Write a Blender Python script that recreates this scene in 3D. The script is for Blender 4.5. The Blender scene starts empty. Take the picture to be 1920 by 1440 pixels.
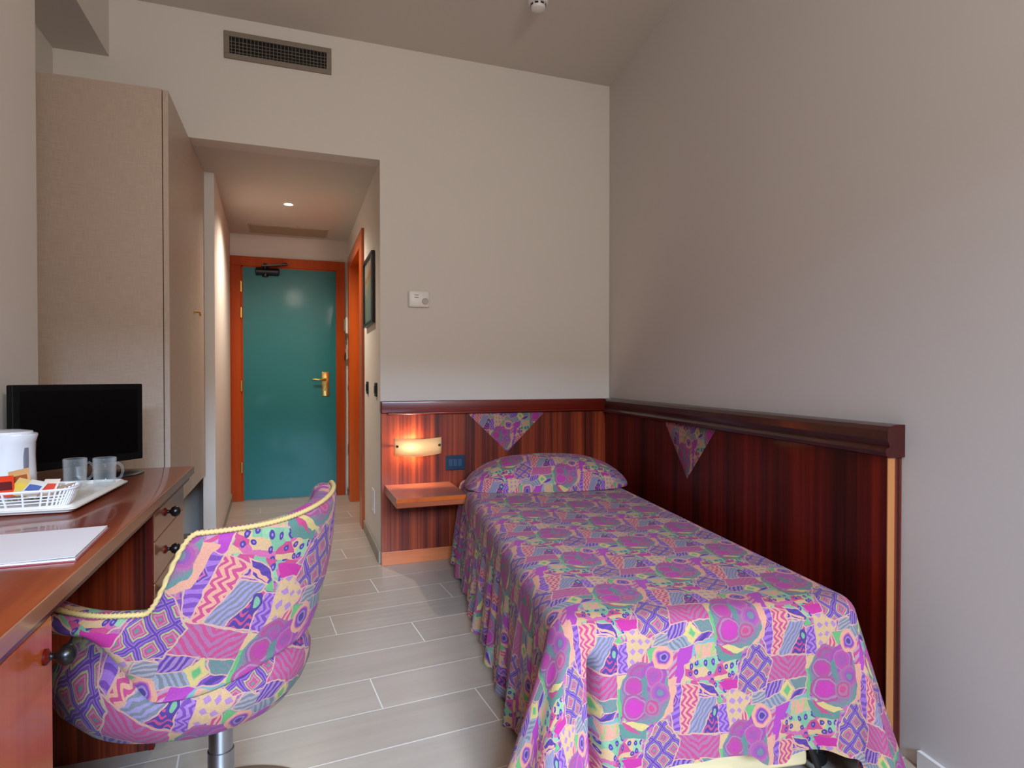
import bpy, bmesh, math, random
from mathutils import Vector, Matrix, noise
random.seed(7)
SC = bpy.context.scene
COL = SC.collection
PI = math.pi
R = math.radians

# ------------------------------------------------------------------ camera, world, lights, exposure
YAW, PITCH, FPX = R(19.77), math.atan(13 / 1135.0), 1135.0
cd = bpy.data.cameras.new('camera')
cam = bpy.data.objects.new('camera', cd)
COL.objects.link(cam)
cam.location = (0, 0, 1.10)
cam.rotation_euler = (PI / 2 - PITCH, 0, -YAW)
cd.sensor_width = 36
cd.lens = FPX / 1920 * 36
cd.clip_start = 0.02
SC.camera = cam

SC.view_settings.view_transform = 'Standard'
SC.view_settings.look = 'None'
SC.view_settings.exposure = 0.0
SC.view_settings.gamma = 1.0
SC.view_settings.use_curve_mapping = False
try:
    SC.cycles.use_denoising = True
    SC.cycles.max_bounces = 8
    SC.cycles.diffuse_bounces = 4
    SC.cycles.glossy_bounces = 4
    SC.cycles.transmission_bounces = 8
    SC.cycles.sample_clamp_indirect = 4.0
    SC.cycles.caustics_reflective = False
    SC.cycles.caustics_refractive = False
except Exception:
    pass

w = bpy.data.worlds.new('world')
SC.world = w
w.use_nodes = True
w.node_tree.nodes['Background'].inputs['Color'].default_value = (0.62, 0.74, 1.0, 1)
w.node_tree.nodes['Background'].inputs['Strength'].default_value = 0.55


def area(name, loc, target, sx, sy, power, col, spread=PI):
    l = bpy.data.lights.new(name, 'AREA')
    l.shape = 'RECTANGLE'
    l.size, l.size_y, l.energy, l.color, l.spread = sx, sy, power, col, spread
    o = bpy.data.objects.new(name, l)
    COL.objects.link(o)
    o.location = loc
    o.rotation_euler = (Vector(target) - Vector(loc)).to_track_quat('-Z', 'Y').to_euler()
    return o


def point(name, loc, power, col, rad):
    l = bpy.data.lights.new(name, 'POINT')
    l.energy, l.color, l.shadow_soft_size = power, col, rad
    o = bpy.data.objects.new(name, l)
    COL.objects.link(o)
    o.location = loc
    return o


# bright sky seen through the balcony window behind the camera
area('sky_beyond_window', (-0.3, -11.0, 5.6), (0.9, 1.5, 1.0), 6.5, 3.0, 6000, (0.48, 0.70, 1.0))
# weak warm fill light added out of view, behind the camera
point('added_warm_fill', (0.0, -0.6, 2.6), 19, (1.0, 0.90, 0.80), 0.16)
area('added_warm_area', (1.0, -1.25, 2.35), (-0.25, 3.6, 1.35), .5, .3, 31, (1.0, 0.89, 0.78), R(140))  # unseen warm area light, added and aimed to set the wall tones

# ------------------------------------------------------------------ helpers
ROOTS = []


def tag(o, label=None, cat=None, group=None, kind=None):
    if label: o['label'] = label
    if cat: o['category'] = cat
    if group: o['group'] = group
    if kind: o['kind'] = kind
    return o


def thing(name, label, cat, loc=(0, 0, 0), rotz=0, group=None):
    o = bpy.data.objects.new(name, None)
    COL.objects.link(o)
    o.empty_display_size = 0.05
    o.location = loc
    o.rotation_euler = (0, 0, rotz)
    return tag(o, label, cat, group)


def obj(name, bm, mat, parent=None, smooth=None, recalc=True):
    if recalc:
        bmesh.ops.recalc_face_normals(bm, faces=bm.faces[:])
    me = bpy.data.meshes.new(name)
    bm.to_mesh(me)
    bm.free()
    o = bpy.data.objects.new(name, me)
    COL.objects.link(o)
    for m in (mat if isinstance(mat, (list, tuple)) else [mat]):
        me.materials.append(m)
    if smooth is not None:
        me.polygons.foreach_set('use_smooth', [True] * len(me.polygons))
        if smooth < 179:
            try:
                me.set_sharp_from_angle(angle=R(smooth))
            except Exception:
                pass
    if parent is not None:
        o.parent = parent
    return o


def box(bm, x0, x1, y0, y1, z0, z1, bev=0.0, seg=2, mi=0):
    vs = [bm.verts.new((x, y, z)) for z in (z0, z1) for y in (y0, y1) for x in (x0, x1)]
    fs = [(0, 2, 3, 1), (4, 5, 7, 6), (0, 1, 5, 4), (2, 6, 7, 3), (0, 4, 6, 2), (1, 3, 7, 5)]
    faces = [bm.faces.new([vs[i] for i in f]) for f in fs]
    for f in faces: f.material_index = mi
    if bev:
        es = list({e for f in faces for e in f.edges})
        bmesh.ops.bevel(bm, geom=es, offset=bev, segments=seg, affect='EDGES', profile=0.5)
    return vs


def bx(*a, **k):
    bm = bmesh.new()
    box(bm, *a, **k)
    return bm


def obox(bm, c, ax, ay, az, hx, hy, hz, bev=0.0):
    """box centred at c with half sizes along three axis vectors"""
    c = Vector(c)
    b2 = bmesh.new()
    box(b2, -hx, hx, -hy, hy, -hz, hz, bev=bev)
    M = Matrix((Vector(ax).normalized(), Vector(ay).normalized(), Vector(az).normalized())).transposed().to_4x4()
    M.translation = c
    bmesh.ops.transform(b2, matrix=M, verts=b2.verts[:])
    merge(bm, b2)


def merge(bm, b2, M=None):
    if M is not None:
        bmesh.ops.transform(b2, matrix=M, verts=b2.verts[:])
    me = bpy.data.meshes.new('tmp')
    b2.to_mesh(me)
    b2.free()
    bm.from_mesh(me)
    bpy.data.meshes.remove(me)


def lathe(bm, prof, c=(0, 0, 0), n=32, axis=None, cap=True):
    """prof: list of (radius, height). axis: optional direction vector for 'height'"""
    b2 = bmesh.new()
    rings = []
    for r, h in prof:
        if r < 1e-6:
            rings.append([b2.verts.new((0, 0, h))])
        else:
            rings.append([b2.verts.new((r * math.cos(2 * PI * i / n), r * math.sin(2 * PI * i / n), h)) for i in range(n)])
    for a, b in zip(rings, rings[1:]):
        if len(a) == 1 and len(b) == 1: continue
        for i in range(n):
            j = (i + 1) % n
            if len(a) == 1: b2.faces.new((a[0], b[j], b[i]))
            elif len(b) == 1: b2.faces.new((a[i], a[j], b[0]))
            else: b2.faces.new((a[i], a[j], b[j], b[i]))
    if cap:
        for rr in (rings[0], rings[-1]):
            if len(rr) > 1: b2.faces.new(rr)
    M = Matrix.Translation(c)
    if axis is not None:
        M = M @ Vector(axis).to_track_quat('Z', 'Y').to_matrix().to_4x4()
    merge(bm, b2, M)


def tube(bm, pts, rad, n=10, closed=False, twist=0.0, lobes=0, amp=0.0):
    pts = [Vector(p) for p in pts]
    N = len(pts)
    rings = []
    prev = None
    dist = 0
    for i, p in enumerate(pts):
        if closed:
            t = (pts[(i + 1) % N] - pts[i - 1]).normalized()
        else:
            t = (pts[min(i + 1, N - 1)] - pts[max(i - 1, 0)]).normalized()
        if prev is None:
            a = Vector((0, 0, 1)) if abs(t.z) < .9 else Vector((1, 0, 0))
            u = t.cross(a).normalized()
        else:
            u = (prev - t * prev.dot(t)).normalized()
        prev = u
        v = t.cross(u)
        if i: dist += (p - pts[i - 1]).length
        r = rad[i] if isinstance(rad, (list, tuple)) else rad
        ring = []
        for k in range(n):
            a = 2 * PI * k / n
            rr = r * (1 + (amp * math.cos(lobes * (a + twist * dist)) if lobes else 0))
            ring.append(bm.verts.new(p + (u * math.cos(a) + v * math.sin(a)) * rr))
        rings.append(ring)
    for i in range(N if closed else N - 1):
        a, b = rings[i], rings[(i + 1) % N]
        for k in range(n):
            j = (k + 1) % n
            bm.faces.new((a[k], a[j], b[j], b[k]))
    if not closed:
        bm.faces.new(rings[0][::-1])
        bm.faces.new(rings[-1])


def prism(bm, poly, z0, z1, M=None, mi=0):
    b2 = bmesh.new()
    lo = [b2.verts.new((x, y, z0)) for x, y in poly]
    hi = [b2.verts.new((x, y, z1)) for x, y in poly]
    n = len(poly)
    fs = [b2.faces.new(lo[::-1]), b2.faces.new(hi)]
    for i in range(n):
        j = (i + 1) % n
        fs.append(b2.faces.new((lo[i], lo[j], hi[j], hi[i])))
    for f in fs: f.material_index = mi
    merge(bm, b2, M)


# ------------------------------------------------------------------ materials
def newmat(name):
    m = bpy.data.materials.new(name)
    m.use_nodes = True
    nt = m.node_tree
    return m, nt, nt.nodes['Principled BSDF']


def lin(c):
    return tuple(((v / 255) / 12.92 if v / 255 <= .04045 else ((v / 255 + .055) / 1.055) ** 2.4) for v in c) + (1,)


LIN = lin


def plain(name, rgb, rough=.5, metal=0, spec=.5, noise_amt=0.0, noise_scale=8, bump=0.0, bump_scale=200, emit=None, estr=0, coat=0, trans=0, ior=1.45):
    m, nt, b = newmat(name)
    N, L = nt.nodes, nt.links
    b.inputs['Base Color'].default_value = lin(rgb)
    b.inputs['Roughness'].default_value = rough
    b.inputs['Metallic'].default_value = metal
    b.inputs['Specular IOR Level'].default_value = spec
    b.inputs['IOR'].default_value = ior
    if coat:
        b.inputs['Coat Weight'].default_value = coat
        b.inputs['Coat Roughness'].default_value = .08
    if trans: b.inputs['Transmission Weight'].default_value = trans
    tc = N.new('ShaderNodeTexCoord')
    if noise_amt:
        nz = N.new('ShaderNodeTexNoise')
        nz.inputs['Scale'].default_value = noise_scale
        nz.inputs['Detail'].default_value = 4
        L.new(tc.outputs['Object'], nz.inputs['Vector'])
        mx = N.new('ShaderNodeMix')
        mx.data_type = 'RGBA'
        c = lin(rgb)
        mx.inputs[6].default_value = tuple(v * (1 - noise_amt) for v in c[:3]) + (1,)
        mx.inputs[7].default_value = tuple(min(1, v * (1 + noise_amt)) for v in c[:3]) + (1,)
        L.new(nz.outputs['Fac'], mx.inputs[0])
        L.new(mx.outputs[2], b.inputs['Base Color'])
    if bump:
        n2 = N.new('ShaderNodeTexNoise')
        n2.inputs['Scale'].default_value = bump_scale
        L.new(tc.outputs['Object'], n2.inputs['Vector'])
        bp = N.new('ShaderNodeBump')
        bp.inputs['Strength'].default_value = bump
        bp.inputs['Distance'].default_value = .002
        L.new(n2.outputs['Fac'], bp.inputs['Height'])
        L.new(bp.outputs['Normal'], b.inputs['Normal'])
    if emit:
        b.inputs['Emission Color'].default_value = lin(emit)
        b.inputs['Emission Strength'].default_value = estr
    return m


def wood(name, dark, mid, light, scale=(38, 38, 1.2), rough=.3, coat=.4, contrast=(.3, .52, .75), coat_rough=.1):
    m, nt, b = newmat(name)
    N, L = nt.nodes, nt.links
    tc = N.new('ShaderNodeTexCoord')
    mp = N.new('ShaderNodeMapping')
    mp.inputs['Scale'].default_value = scale
    L.new(tc.outputs['Object'], mp.inputs['Vector'])
    nz = N.new('ShaderNodeTexNoise')
    nz.inputs['Scale'].default_value = 1
    nz.inputs['Detail'].default_value = 5
    nz.inputs['Roughness'].default_value = .65
    L.new(mp.outputs[0], nz.inputs['Vector'])
    mp2 = N.new('ShaderNodeMapping')
    mp2.inputs['Scale'].default_value = tuple(s * .16 for s in scale)
    L.new(tc.outputs['Object'], mp2.inputs['Vector'])
    nb = N.new('ShaderNodeTexNoise')
    nb.inputs['Scale'].default_value = 1
    nb.inputs['Detail'].default_value = 2
    L.new(mp2.outputs[0], nb.inputs['Vector'])
    ad = N.new('ShaderNodeMath')
    ad.operation = 'MULTIPLY_ADD'
    ad.inputs[1].default_value = .55
    L.new(nb.outputs['Fac'], ad.inputs[0])
    mu = N.new('ShaderNodeMath')
    mu.operation = 'MULTIPLY'
    mu.inputs[1].default_value = .45
    L.new(nz.outputs['Fac'], mu.inputs[0])
    L.new(mu.outputs[0], ad.inputs[2])
    cr = N.new('ShaderNodeValToRGB')
    e = cr.color_ramp.elements
    e[0].position, e[0].color = contrast[0], lin(dark)
    e[1].position, e[1].color = contrast[2], lin(light)
    k = e.new(contrast[1])
    k.color = lin(mid)
    L.new(ad.outputs[0], cr.inputs[0])
    L.new(cr.outputs[0], b.inputs['Base Color'])
    b.inputs['Roughness'].default_value = rough
    b.inputs['Specular IOR Level'].default_value = .2 if rough >= .45 else .4
    b.inputs['Coat Weight'].default_value = coat
    b.inputs['Coat Roughness'].default_value = coat_rough
    return m


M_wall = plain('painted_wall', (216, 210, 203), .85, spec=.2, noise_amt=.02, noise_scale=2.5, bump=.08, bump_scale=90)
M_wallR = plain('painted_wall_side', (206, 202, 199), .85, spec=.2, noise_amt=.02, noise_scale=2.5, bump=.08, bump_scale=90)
M_ceil = plain('painted_ceiling', (206, 200, 192), .9, spec=.1, noise_amt=.015, noise_scale=2)
M_base = plain('grey_skirting_tile', (150, 142, 130), .45, noise_amt=.06)
M_white = plain('white_plastic', (225, 224, 222), .35)
M_black = plain('black_plastic', (14, 13, 13), .3)
M_screen = plain('black_screen_glass', (3, 3, 3), .25, spec=.25)
M_dgrey = plain('dark_grey_plastic', (26, 27, 30), .35)
M_mah = wood('striped_mahogany', (44, 8, 3), (108, 34, 12), (158, 66, 28), (90, 90, .8), rough=.38, coat=.25, contrast=(.38, .5, .66))
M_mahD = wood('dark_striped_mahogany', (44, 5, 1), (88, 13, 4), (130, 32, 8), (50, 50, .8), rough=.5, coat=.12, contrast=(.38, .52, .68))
M_desk = wood('desk_top_mahogany', (84, 24, 6), (136, 50, 14), (172, 84, 34), (30, 1.2, 30), rough=.3, coat=.45, coat_rough=.06)
M_rail = wood('red_mahogany_rail', (70, 12, 5), (104, 24, 9), (134, 42, 18), (1.5, 26, 30), rough=.35, coat=.3)
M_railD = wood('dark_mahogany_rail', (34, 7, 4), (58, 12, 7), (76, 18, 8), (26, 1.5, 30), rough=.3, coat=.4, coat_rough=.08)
M_orange = wood('orange_lacquered_wood', (160, 64, 8), (190, 86, 16), (208, 106, 28), (22, 22, 1.2), rough=.35, coat=.4)
M_frame = wood('red_orange_door_frame_wood', (142, 48, 3), (172, 68, 6), (194, 86, 10), (22, 22, 1.2), rough=.5, coat=.08)
M_kick = wood('light_orange_wood', (168, 82, 42), (192, 102, 58), (208, 122, 76), (2, 22, 22), rough=.35, coat=.4)
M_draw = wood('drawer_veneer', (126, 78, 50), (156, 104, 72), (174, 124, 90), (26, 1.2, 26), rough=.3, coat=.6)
M_door = plain('teal_door_paint', (8, 108, 112), .42, noise_amt=.10, noise_scale=2.2, coat=.15)
M_brass = plain('polished_brass', (205, 170, 95), .25, metal=1)
M_steel = plain('brushed_steel', (176, 178, 184), .3, metal=1)
M_laminate = None
M_cream = plain('cream_cotton', (218, 190, 142), .9, bump=.3)
M_paper = plain('white_paper', (226, 220, 222), .7, noise_amt=.02)
M_grille = plain('grey_painted_metal', (128, 118, 106), .5)
M_dark = plain('dark_duct', (10, 9, 8), .8)


def make_laminate():
    m, nt, b = newmat('woven_grey_laminate')
    N, L = nt.nodes, nt.links
    tc = N.new('ShaderNodeTexCoord')
    out = []
    for sc in ((16, 16, 420), (420, 420, 16)):
        mp = N.new('ShaderNodeMapping')
        mp.inputs['Scale'].default_value = sc
        L.new(tc.outputs['Object'], mp.inputs['Vector'])
        nz = N.new('ShaderNodeTexNoise')
        nz.inputs['Scale'].default_value = 1
        nz.inputs['Detail'].default_value = 2
        L.new(mp.outputs[0], nz.inputs['Vector'])
        out.append(nz)
    a = N.new('ShaderNodeMath')
    L.new(out[0].outputs['Fac'], a.inputs[0])
    L.new(out[1].outputs['Fac'], a.inputs[1])
    cr = N.new('ShaderNodeValToRGB')
    cr.color_ramp.elements[0].position = .5
    cr.color_ramp.elements[0].color = lin((166, 148, 134))
    cr.color_ramp.elements[1].position = 1.0
    cr.color_ramp.elements[1].color = lin((186, 168, 152))
    h = N.new('ShaderNodeMath')
    h.operation = 'MULTIPLY'
    h.inputs[1].default_value = .75
    L.new(a.outputs[0], h.inputs[0])
    L.new(h.outputs[0], cr.inputs[0])
    L.new(cr.outputs[0], b.inputs['Base Color'])
    b.inputs['Roughness'].default_value = .42
    return m


M_laminate = make_laminate()


def make_floor():
    m, nt, b = newmat('wood_look_floor_tile')
    N, L = nt.nodes, nt.links

    def mt(op, a, bb=None, c=None):
        n = N.new('ShaderNodeMath')
        n.operation = op
        for i, v in enumerate((a, bb, c)):
            if v is None: continue
            if isinstance(v, (int, float)): n.inputs[i].default_value = v
            else: L.new(v, n.inputs[i])
        return n.outputs[0]
    tc = N.new('ShaderNodeTexCoord')
    mp = N.new('ShaderNodeMapping')
    mp.inputs['Rotation'].default_value = (0, 0, R(-4.5))
    L.new(tc.outputs['Object'], mp.inputs['Vector'])
    sp = N.new('ShaderNodeSeparateXYZ')
    L.new(mp.outputs[0], sp.inputs[0])
    PV, LU = .219, .92
    v = mt('DIVIDE', mt('ADD', sp.outputs[1], .195), PV)
    row = mt('FLOOR', v)
    fv = mt('SUBTRACT', v, row)
    u = mt('DIVIDE', mt('ADD', sp.outputs[0], mt('MULTIPLY', row, .325)), LU)
    colm = mt('FLOOR', u)
    fu = mt('SUBTRACT', u, colm)
    gv = mt('MULTIPLY', mt('MINIMUM', fv, mt('SUBTRACT', 1, fv)), PV)
    gu = mt('MULTIPLY', mt('MINIMUM', fu, mt('SUBTRACT', 1, fu)), LU)
    g = mt('MINIMUM', gv, gu)
    grout = mt('LESS_THAN', g, .0022)
    cx = N.new('ShaderNodeCombineXYZ')
    L.new(row, cx.inputs[0])
    L.new(colm, cx.inputs[1])
    wn = N.new('ShaderNodeTexWhiteNoise')
    L.new(cx.outputs[0], wn.inputs['Vector'])
    # grain
    off = N.new('ShaderNodeVectorMath')
    off.operation = 'MULTIPLY_ADD'
    L.new(wn.outputs['Color'], off.inputs[0])
    off.inputs[1].default_value = (7, 7, 7)
    L.new(mp.outputs[0], off.inputs[2])
    m2 = N.new('ShaderNodeMapping')
    m2.inputs['Scale'].default_value = (2.2, 34, 1)
    L.new(off.outputs[0], m2.inputs['Vector'])
    nz = N.new('ShaderNodeTexNoise')
    nz.inputs['Scale'].default_value = 1
    nz.inputs['Detail'].default_value = 5
    L.new(m2.outputs[0], nz.inputs['Vector'])
    f = mt('ADD', mt('MULTIPLY', nz.outputs['Fac'], .7), mt('MULTIPLY', wn.outputs['Value'], .3))
    cr = N.new('ShaderNodeValToRGB')
    cr.color_ramp.elements[0].position = .2
    cr.color_ramp.elements[0].color = lin((163, 148, 132))
    cr.color_ramp.elements[1].position = .8
    cr.color_ramp.elements[1].color = lin((183, 168, 153))
    L.new(f, cr.inputs[0])
    mx = N.new('ShaderNodeMix')
    mx.data_type = 'RGBA'
    L.new(grout, mx.inputs[0])
    L.new(cr.outputs[0], mx.inputs[6])
    mx.inputs[7].default_value = lin((222, 214, 204))
    L.new(mx.outputs[2], b.inputs['Base Color'])
    b.inputs['Roughness'].default_value = .30
    rg = mt('ADD', mt('MULTIPLY', nz.outputs['Fac'], .15), .24)
    L.new(rg, b.inputs['Roughness'])
    bp = N.new('ShaderNodeBump')
    bp.inputs['Strength'].default_value = .35
    bp.inputs['Distance'].default_value = .002
    L.new(mt('SUBTRACT', mt('MULTIPLY', nz.outputs['Fac'], .3), grout), bp.inputs['Height'])
    L.new(bp.outputs['Normal'], b.inputs['Normal'])
    return m


M_floor = make_floor()


# ---- patchwork fabric: a half-drop repeat of drawn shapes, all in math nodes
MAG, CRI, PUR, VIO, LIL = (178, 40, 128), (190, 60, 108), (110, 58, 146), (80, 46, 134), (152, 112, 160)
MAU, PCH, TAN, LIM, GRN = (164, 96, 134), (222, 152, 118), (210, 168, 112), (158, 178, 100), (92, 168, 92)
MNT, TEA, SLA, NAV, YEL = (112, 168, 124), (80, 128, 112), (112, 116, 118), (62, 44, 120), (214, 184, 104)
PNK, DKP = (196, 88, 136), (126, 68, 140)
SHAPES = [
    # (kind, geometry, fill)
    ('poly', [(820, 900), (1000, 820), (1240, 830), (1240, 900), (1000, 960), (860, 960)], ('flat', (112, 160, 154))),
    ('poly', [(860, 520), (1225, 535), (1222, 705), (830, 712)], ('chev', CRI, MAU, 0, 1, 52, 1060, 1.0)),
    ('poly', [(830, 716), (1020, 700), (985, 790), (826, 832)], ('str', VIO, LIL, 1.0, .45, 30)),
    ('poly', [(826, 836), (985, 790), (1050, 860), (826, 925)], ('str', SLA, (142, 150, 158), 1.0, -.7, 34)),
    ('poly', [(1070, 704), (1220, 704), (1215, 790), (1120, 790)], ('str', SLA, TEA, .8, -1.0, 30)),
    ('poly', [(1050, 866), (1120, 790), (1215, 782), (1180, 830)], ('str', PUR, NAV, 1.0, .9, 60)),
    ('dia', (1045, 784, 68, 84), ('rings', [(.42, GRN), (.55, LIM), (1.1, YEL)])),
    ('poly', [(846, 925), (938, 890), (905, 1150), (846, 1120)], ('str', CRI, (182, 132, 156), .9, 1.0, 40)),
    ('poly', [(938, 890), (1062, 868), (975, 1080), (918, 1162), (902, 1060)], ('flat', (170, 52, 156))),
    ('poly', [(1075, 872), (1222, 866), (1232, 1010), (1080, 1010)], ('wav', LIM, PCH, 1.0, .3, 60)),
    ('poly', [(985, 1010), (1225, 955), (1420, 1000), (1400, 1100), (1290, 1240), (930, 1215)], ('dots',)),
    ('poly', [(1215, 880), (1440, 930), (1440, 1010), (1260, 1000)], ('flat', TEA)),
    ('poly', [(1225, 545), (1292, 545), (1262, 800), (1218, 880)], ('grady', TAN, GRN, 640)),
    ('poly', [(870, 160), (960, 165), (925, 515), (880, 490), (846, 340)], ('str', PUR, (150, 96, 176), .3, 1.0, 46)),
    ('dia', (888, 275, 44, 60), ('rings', [(.3, VIO), (.55, PNK), (.8, VIO), (1.1, LIL)])),
    ('poly', [(950, 160), (1090, 190), (1060, 320), (985, 520), (915, 522), (940, 300)], ('zig', PCH, CRI, 46)),
    ('poly', [(1085, 265), (1225, 270), (1170, 400), (1090, 520), (980, 522), (1055, 330)], ('str', SLA, (146, 134, 172), 1.0, .7, 26)),
    ('poly', [(1130, 440), (1200, 300), (1240, 330), (1235, 522), (1080, 520)], ('wav', CRI, NAV, .6, 1.0, 44)),
    ('poly', [(1232, 325), (1310, 325), (1310, 540), (1226, 530)], ('zig', PUR, (158, 110, 180), 40)),
    ('ell', (1203, 382, 30, 52), ('rings', [(.5, MNT), (1.1, NAV)])),
    ('poly', [(1085, 165), (1205, 190), (1262, 290), (1120, 240)], ('str', VIO, NAV, .4, 1.0, 40)),
    ('poly', [(1080, 190), (1225, 255), (1222, 272), (1074, 205)], ('flat', PCH)),
    ('poly', [(1222, 312), (1245, 255), (1278, 315)], ('flat', GRN)),
    ('poly', [(1300, 232), (1500, 236), (1490, 380), (1400, 440), (1318, 532)], ('grid', TAN, (168, 120, 166))),
    ('poly', [(1240, 165), (1420, 172), (1484, 222), (1290, 236)], ('flat', (190, 32, 128))),
    ('poly', [(1476, 190), (1572, 190), (1558, 280), (1492, 380), (1500, 230)], ('flat', TAN)),
    ('poly', [(1536, 266), (1640, 280), (1640, 372), (1500, 366)], ('str', SLA, (160, 150, 150), .4, 1.0, 26)),
    ('poly', [(1472, 372), (1550, 376), (1482, 480), (1452, 410)], ('flat', GRN)),
    ('poly', [(1405, 440), (1452, 385), (1482, 480), (1450, 530), (1390, 490)], ('str', CRI, PCH, 1.0, .1, 30)),
    ('poly', [(1590, 620), (1700, 600), (1652, 850), (1540, 915)], ('flat', PCH)),
    ('ell', (1440, 700, 200, 225), ('rings', [(.80, (132, 98, 124)), (.90, (118, 112, 120)), (1.1, (88, 128, 116))])),
    ('ell', (1395, 545, 96, 84), ('rings', [(.35, (160, 66, 130)), (.55, (132, 84, 124)), (.8, (166, 60, 116)), (1.1, (148, 84, 124))])),
    ('ell', (1510, 580, 100, 110), ('rings', [(.35, (150, 66, 136)), (.6, (172, 62, 134)), (.72, (164, 96, 140)), (1.1, (152, 62, 136))])),
    ('ell', (1350, 640, 88, 84), ('rings', [(.5, (178, 48, 134)), (.75, (164, 62, 116)), (.88, (158, 108, 140)), (1.1, (122, 84, 124))])),
    ('ell', (1555, 705, 84, 80), ('rings', [(.3, (100, 116, 118)), (.55, (132, 70, 140)), (.8, (164, 70, 136)), (1.1, (160, 92, 128))])),
    ('ell', (1352, 790, 108, 96), ('rings', [(.55, (190, 42, 146)), (.72, (170, 56, 128)), (.84, (160, 110, 142)), (1.1, (158, 66, 112))])),
    ('ell', (1490, 800, 72, 66), ('rings', [(.35, (190, 56, 108)), (.6, (168, 96, 118)), (.8, (176, 60, 110)), (1.1, (136, 104, 124))])),
    ('poly', [(1405, 600), (1440, 560), (1460, 640), (1440, 760), (1415, 700)], ('flat', (84, 120, 112))),
    ('poly', [(1265, 900), (1330, 880), (1470, 940), (1400, 960)], ('flat', YEL)),
    ('poly', [(1240, 860), (1280, 890), (1420, 965), (1420, 985), (1300, 950)], ('flat', CRI)),
    ('poly', [(1478, 880), (1600, 905), (1705, 1050), (1640, 1230), (1480, 1270), (1335, 1190), (1440, 1040)], ('latt',)),
    ('ell', (1590, 450, 84, 86), ('rings', [(.28, NAV), (.42, LIL), (.6, PUR), (.7, PNK), (1.1, PCH)])),
]


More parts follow.
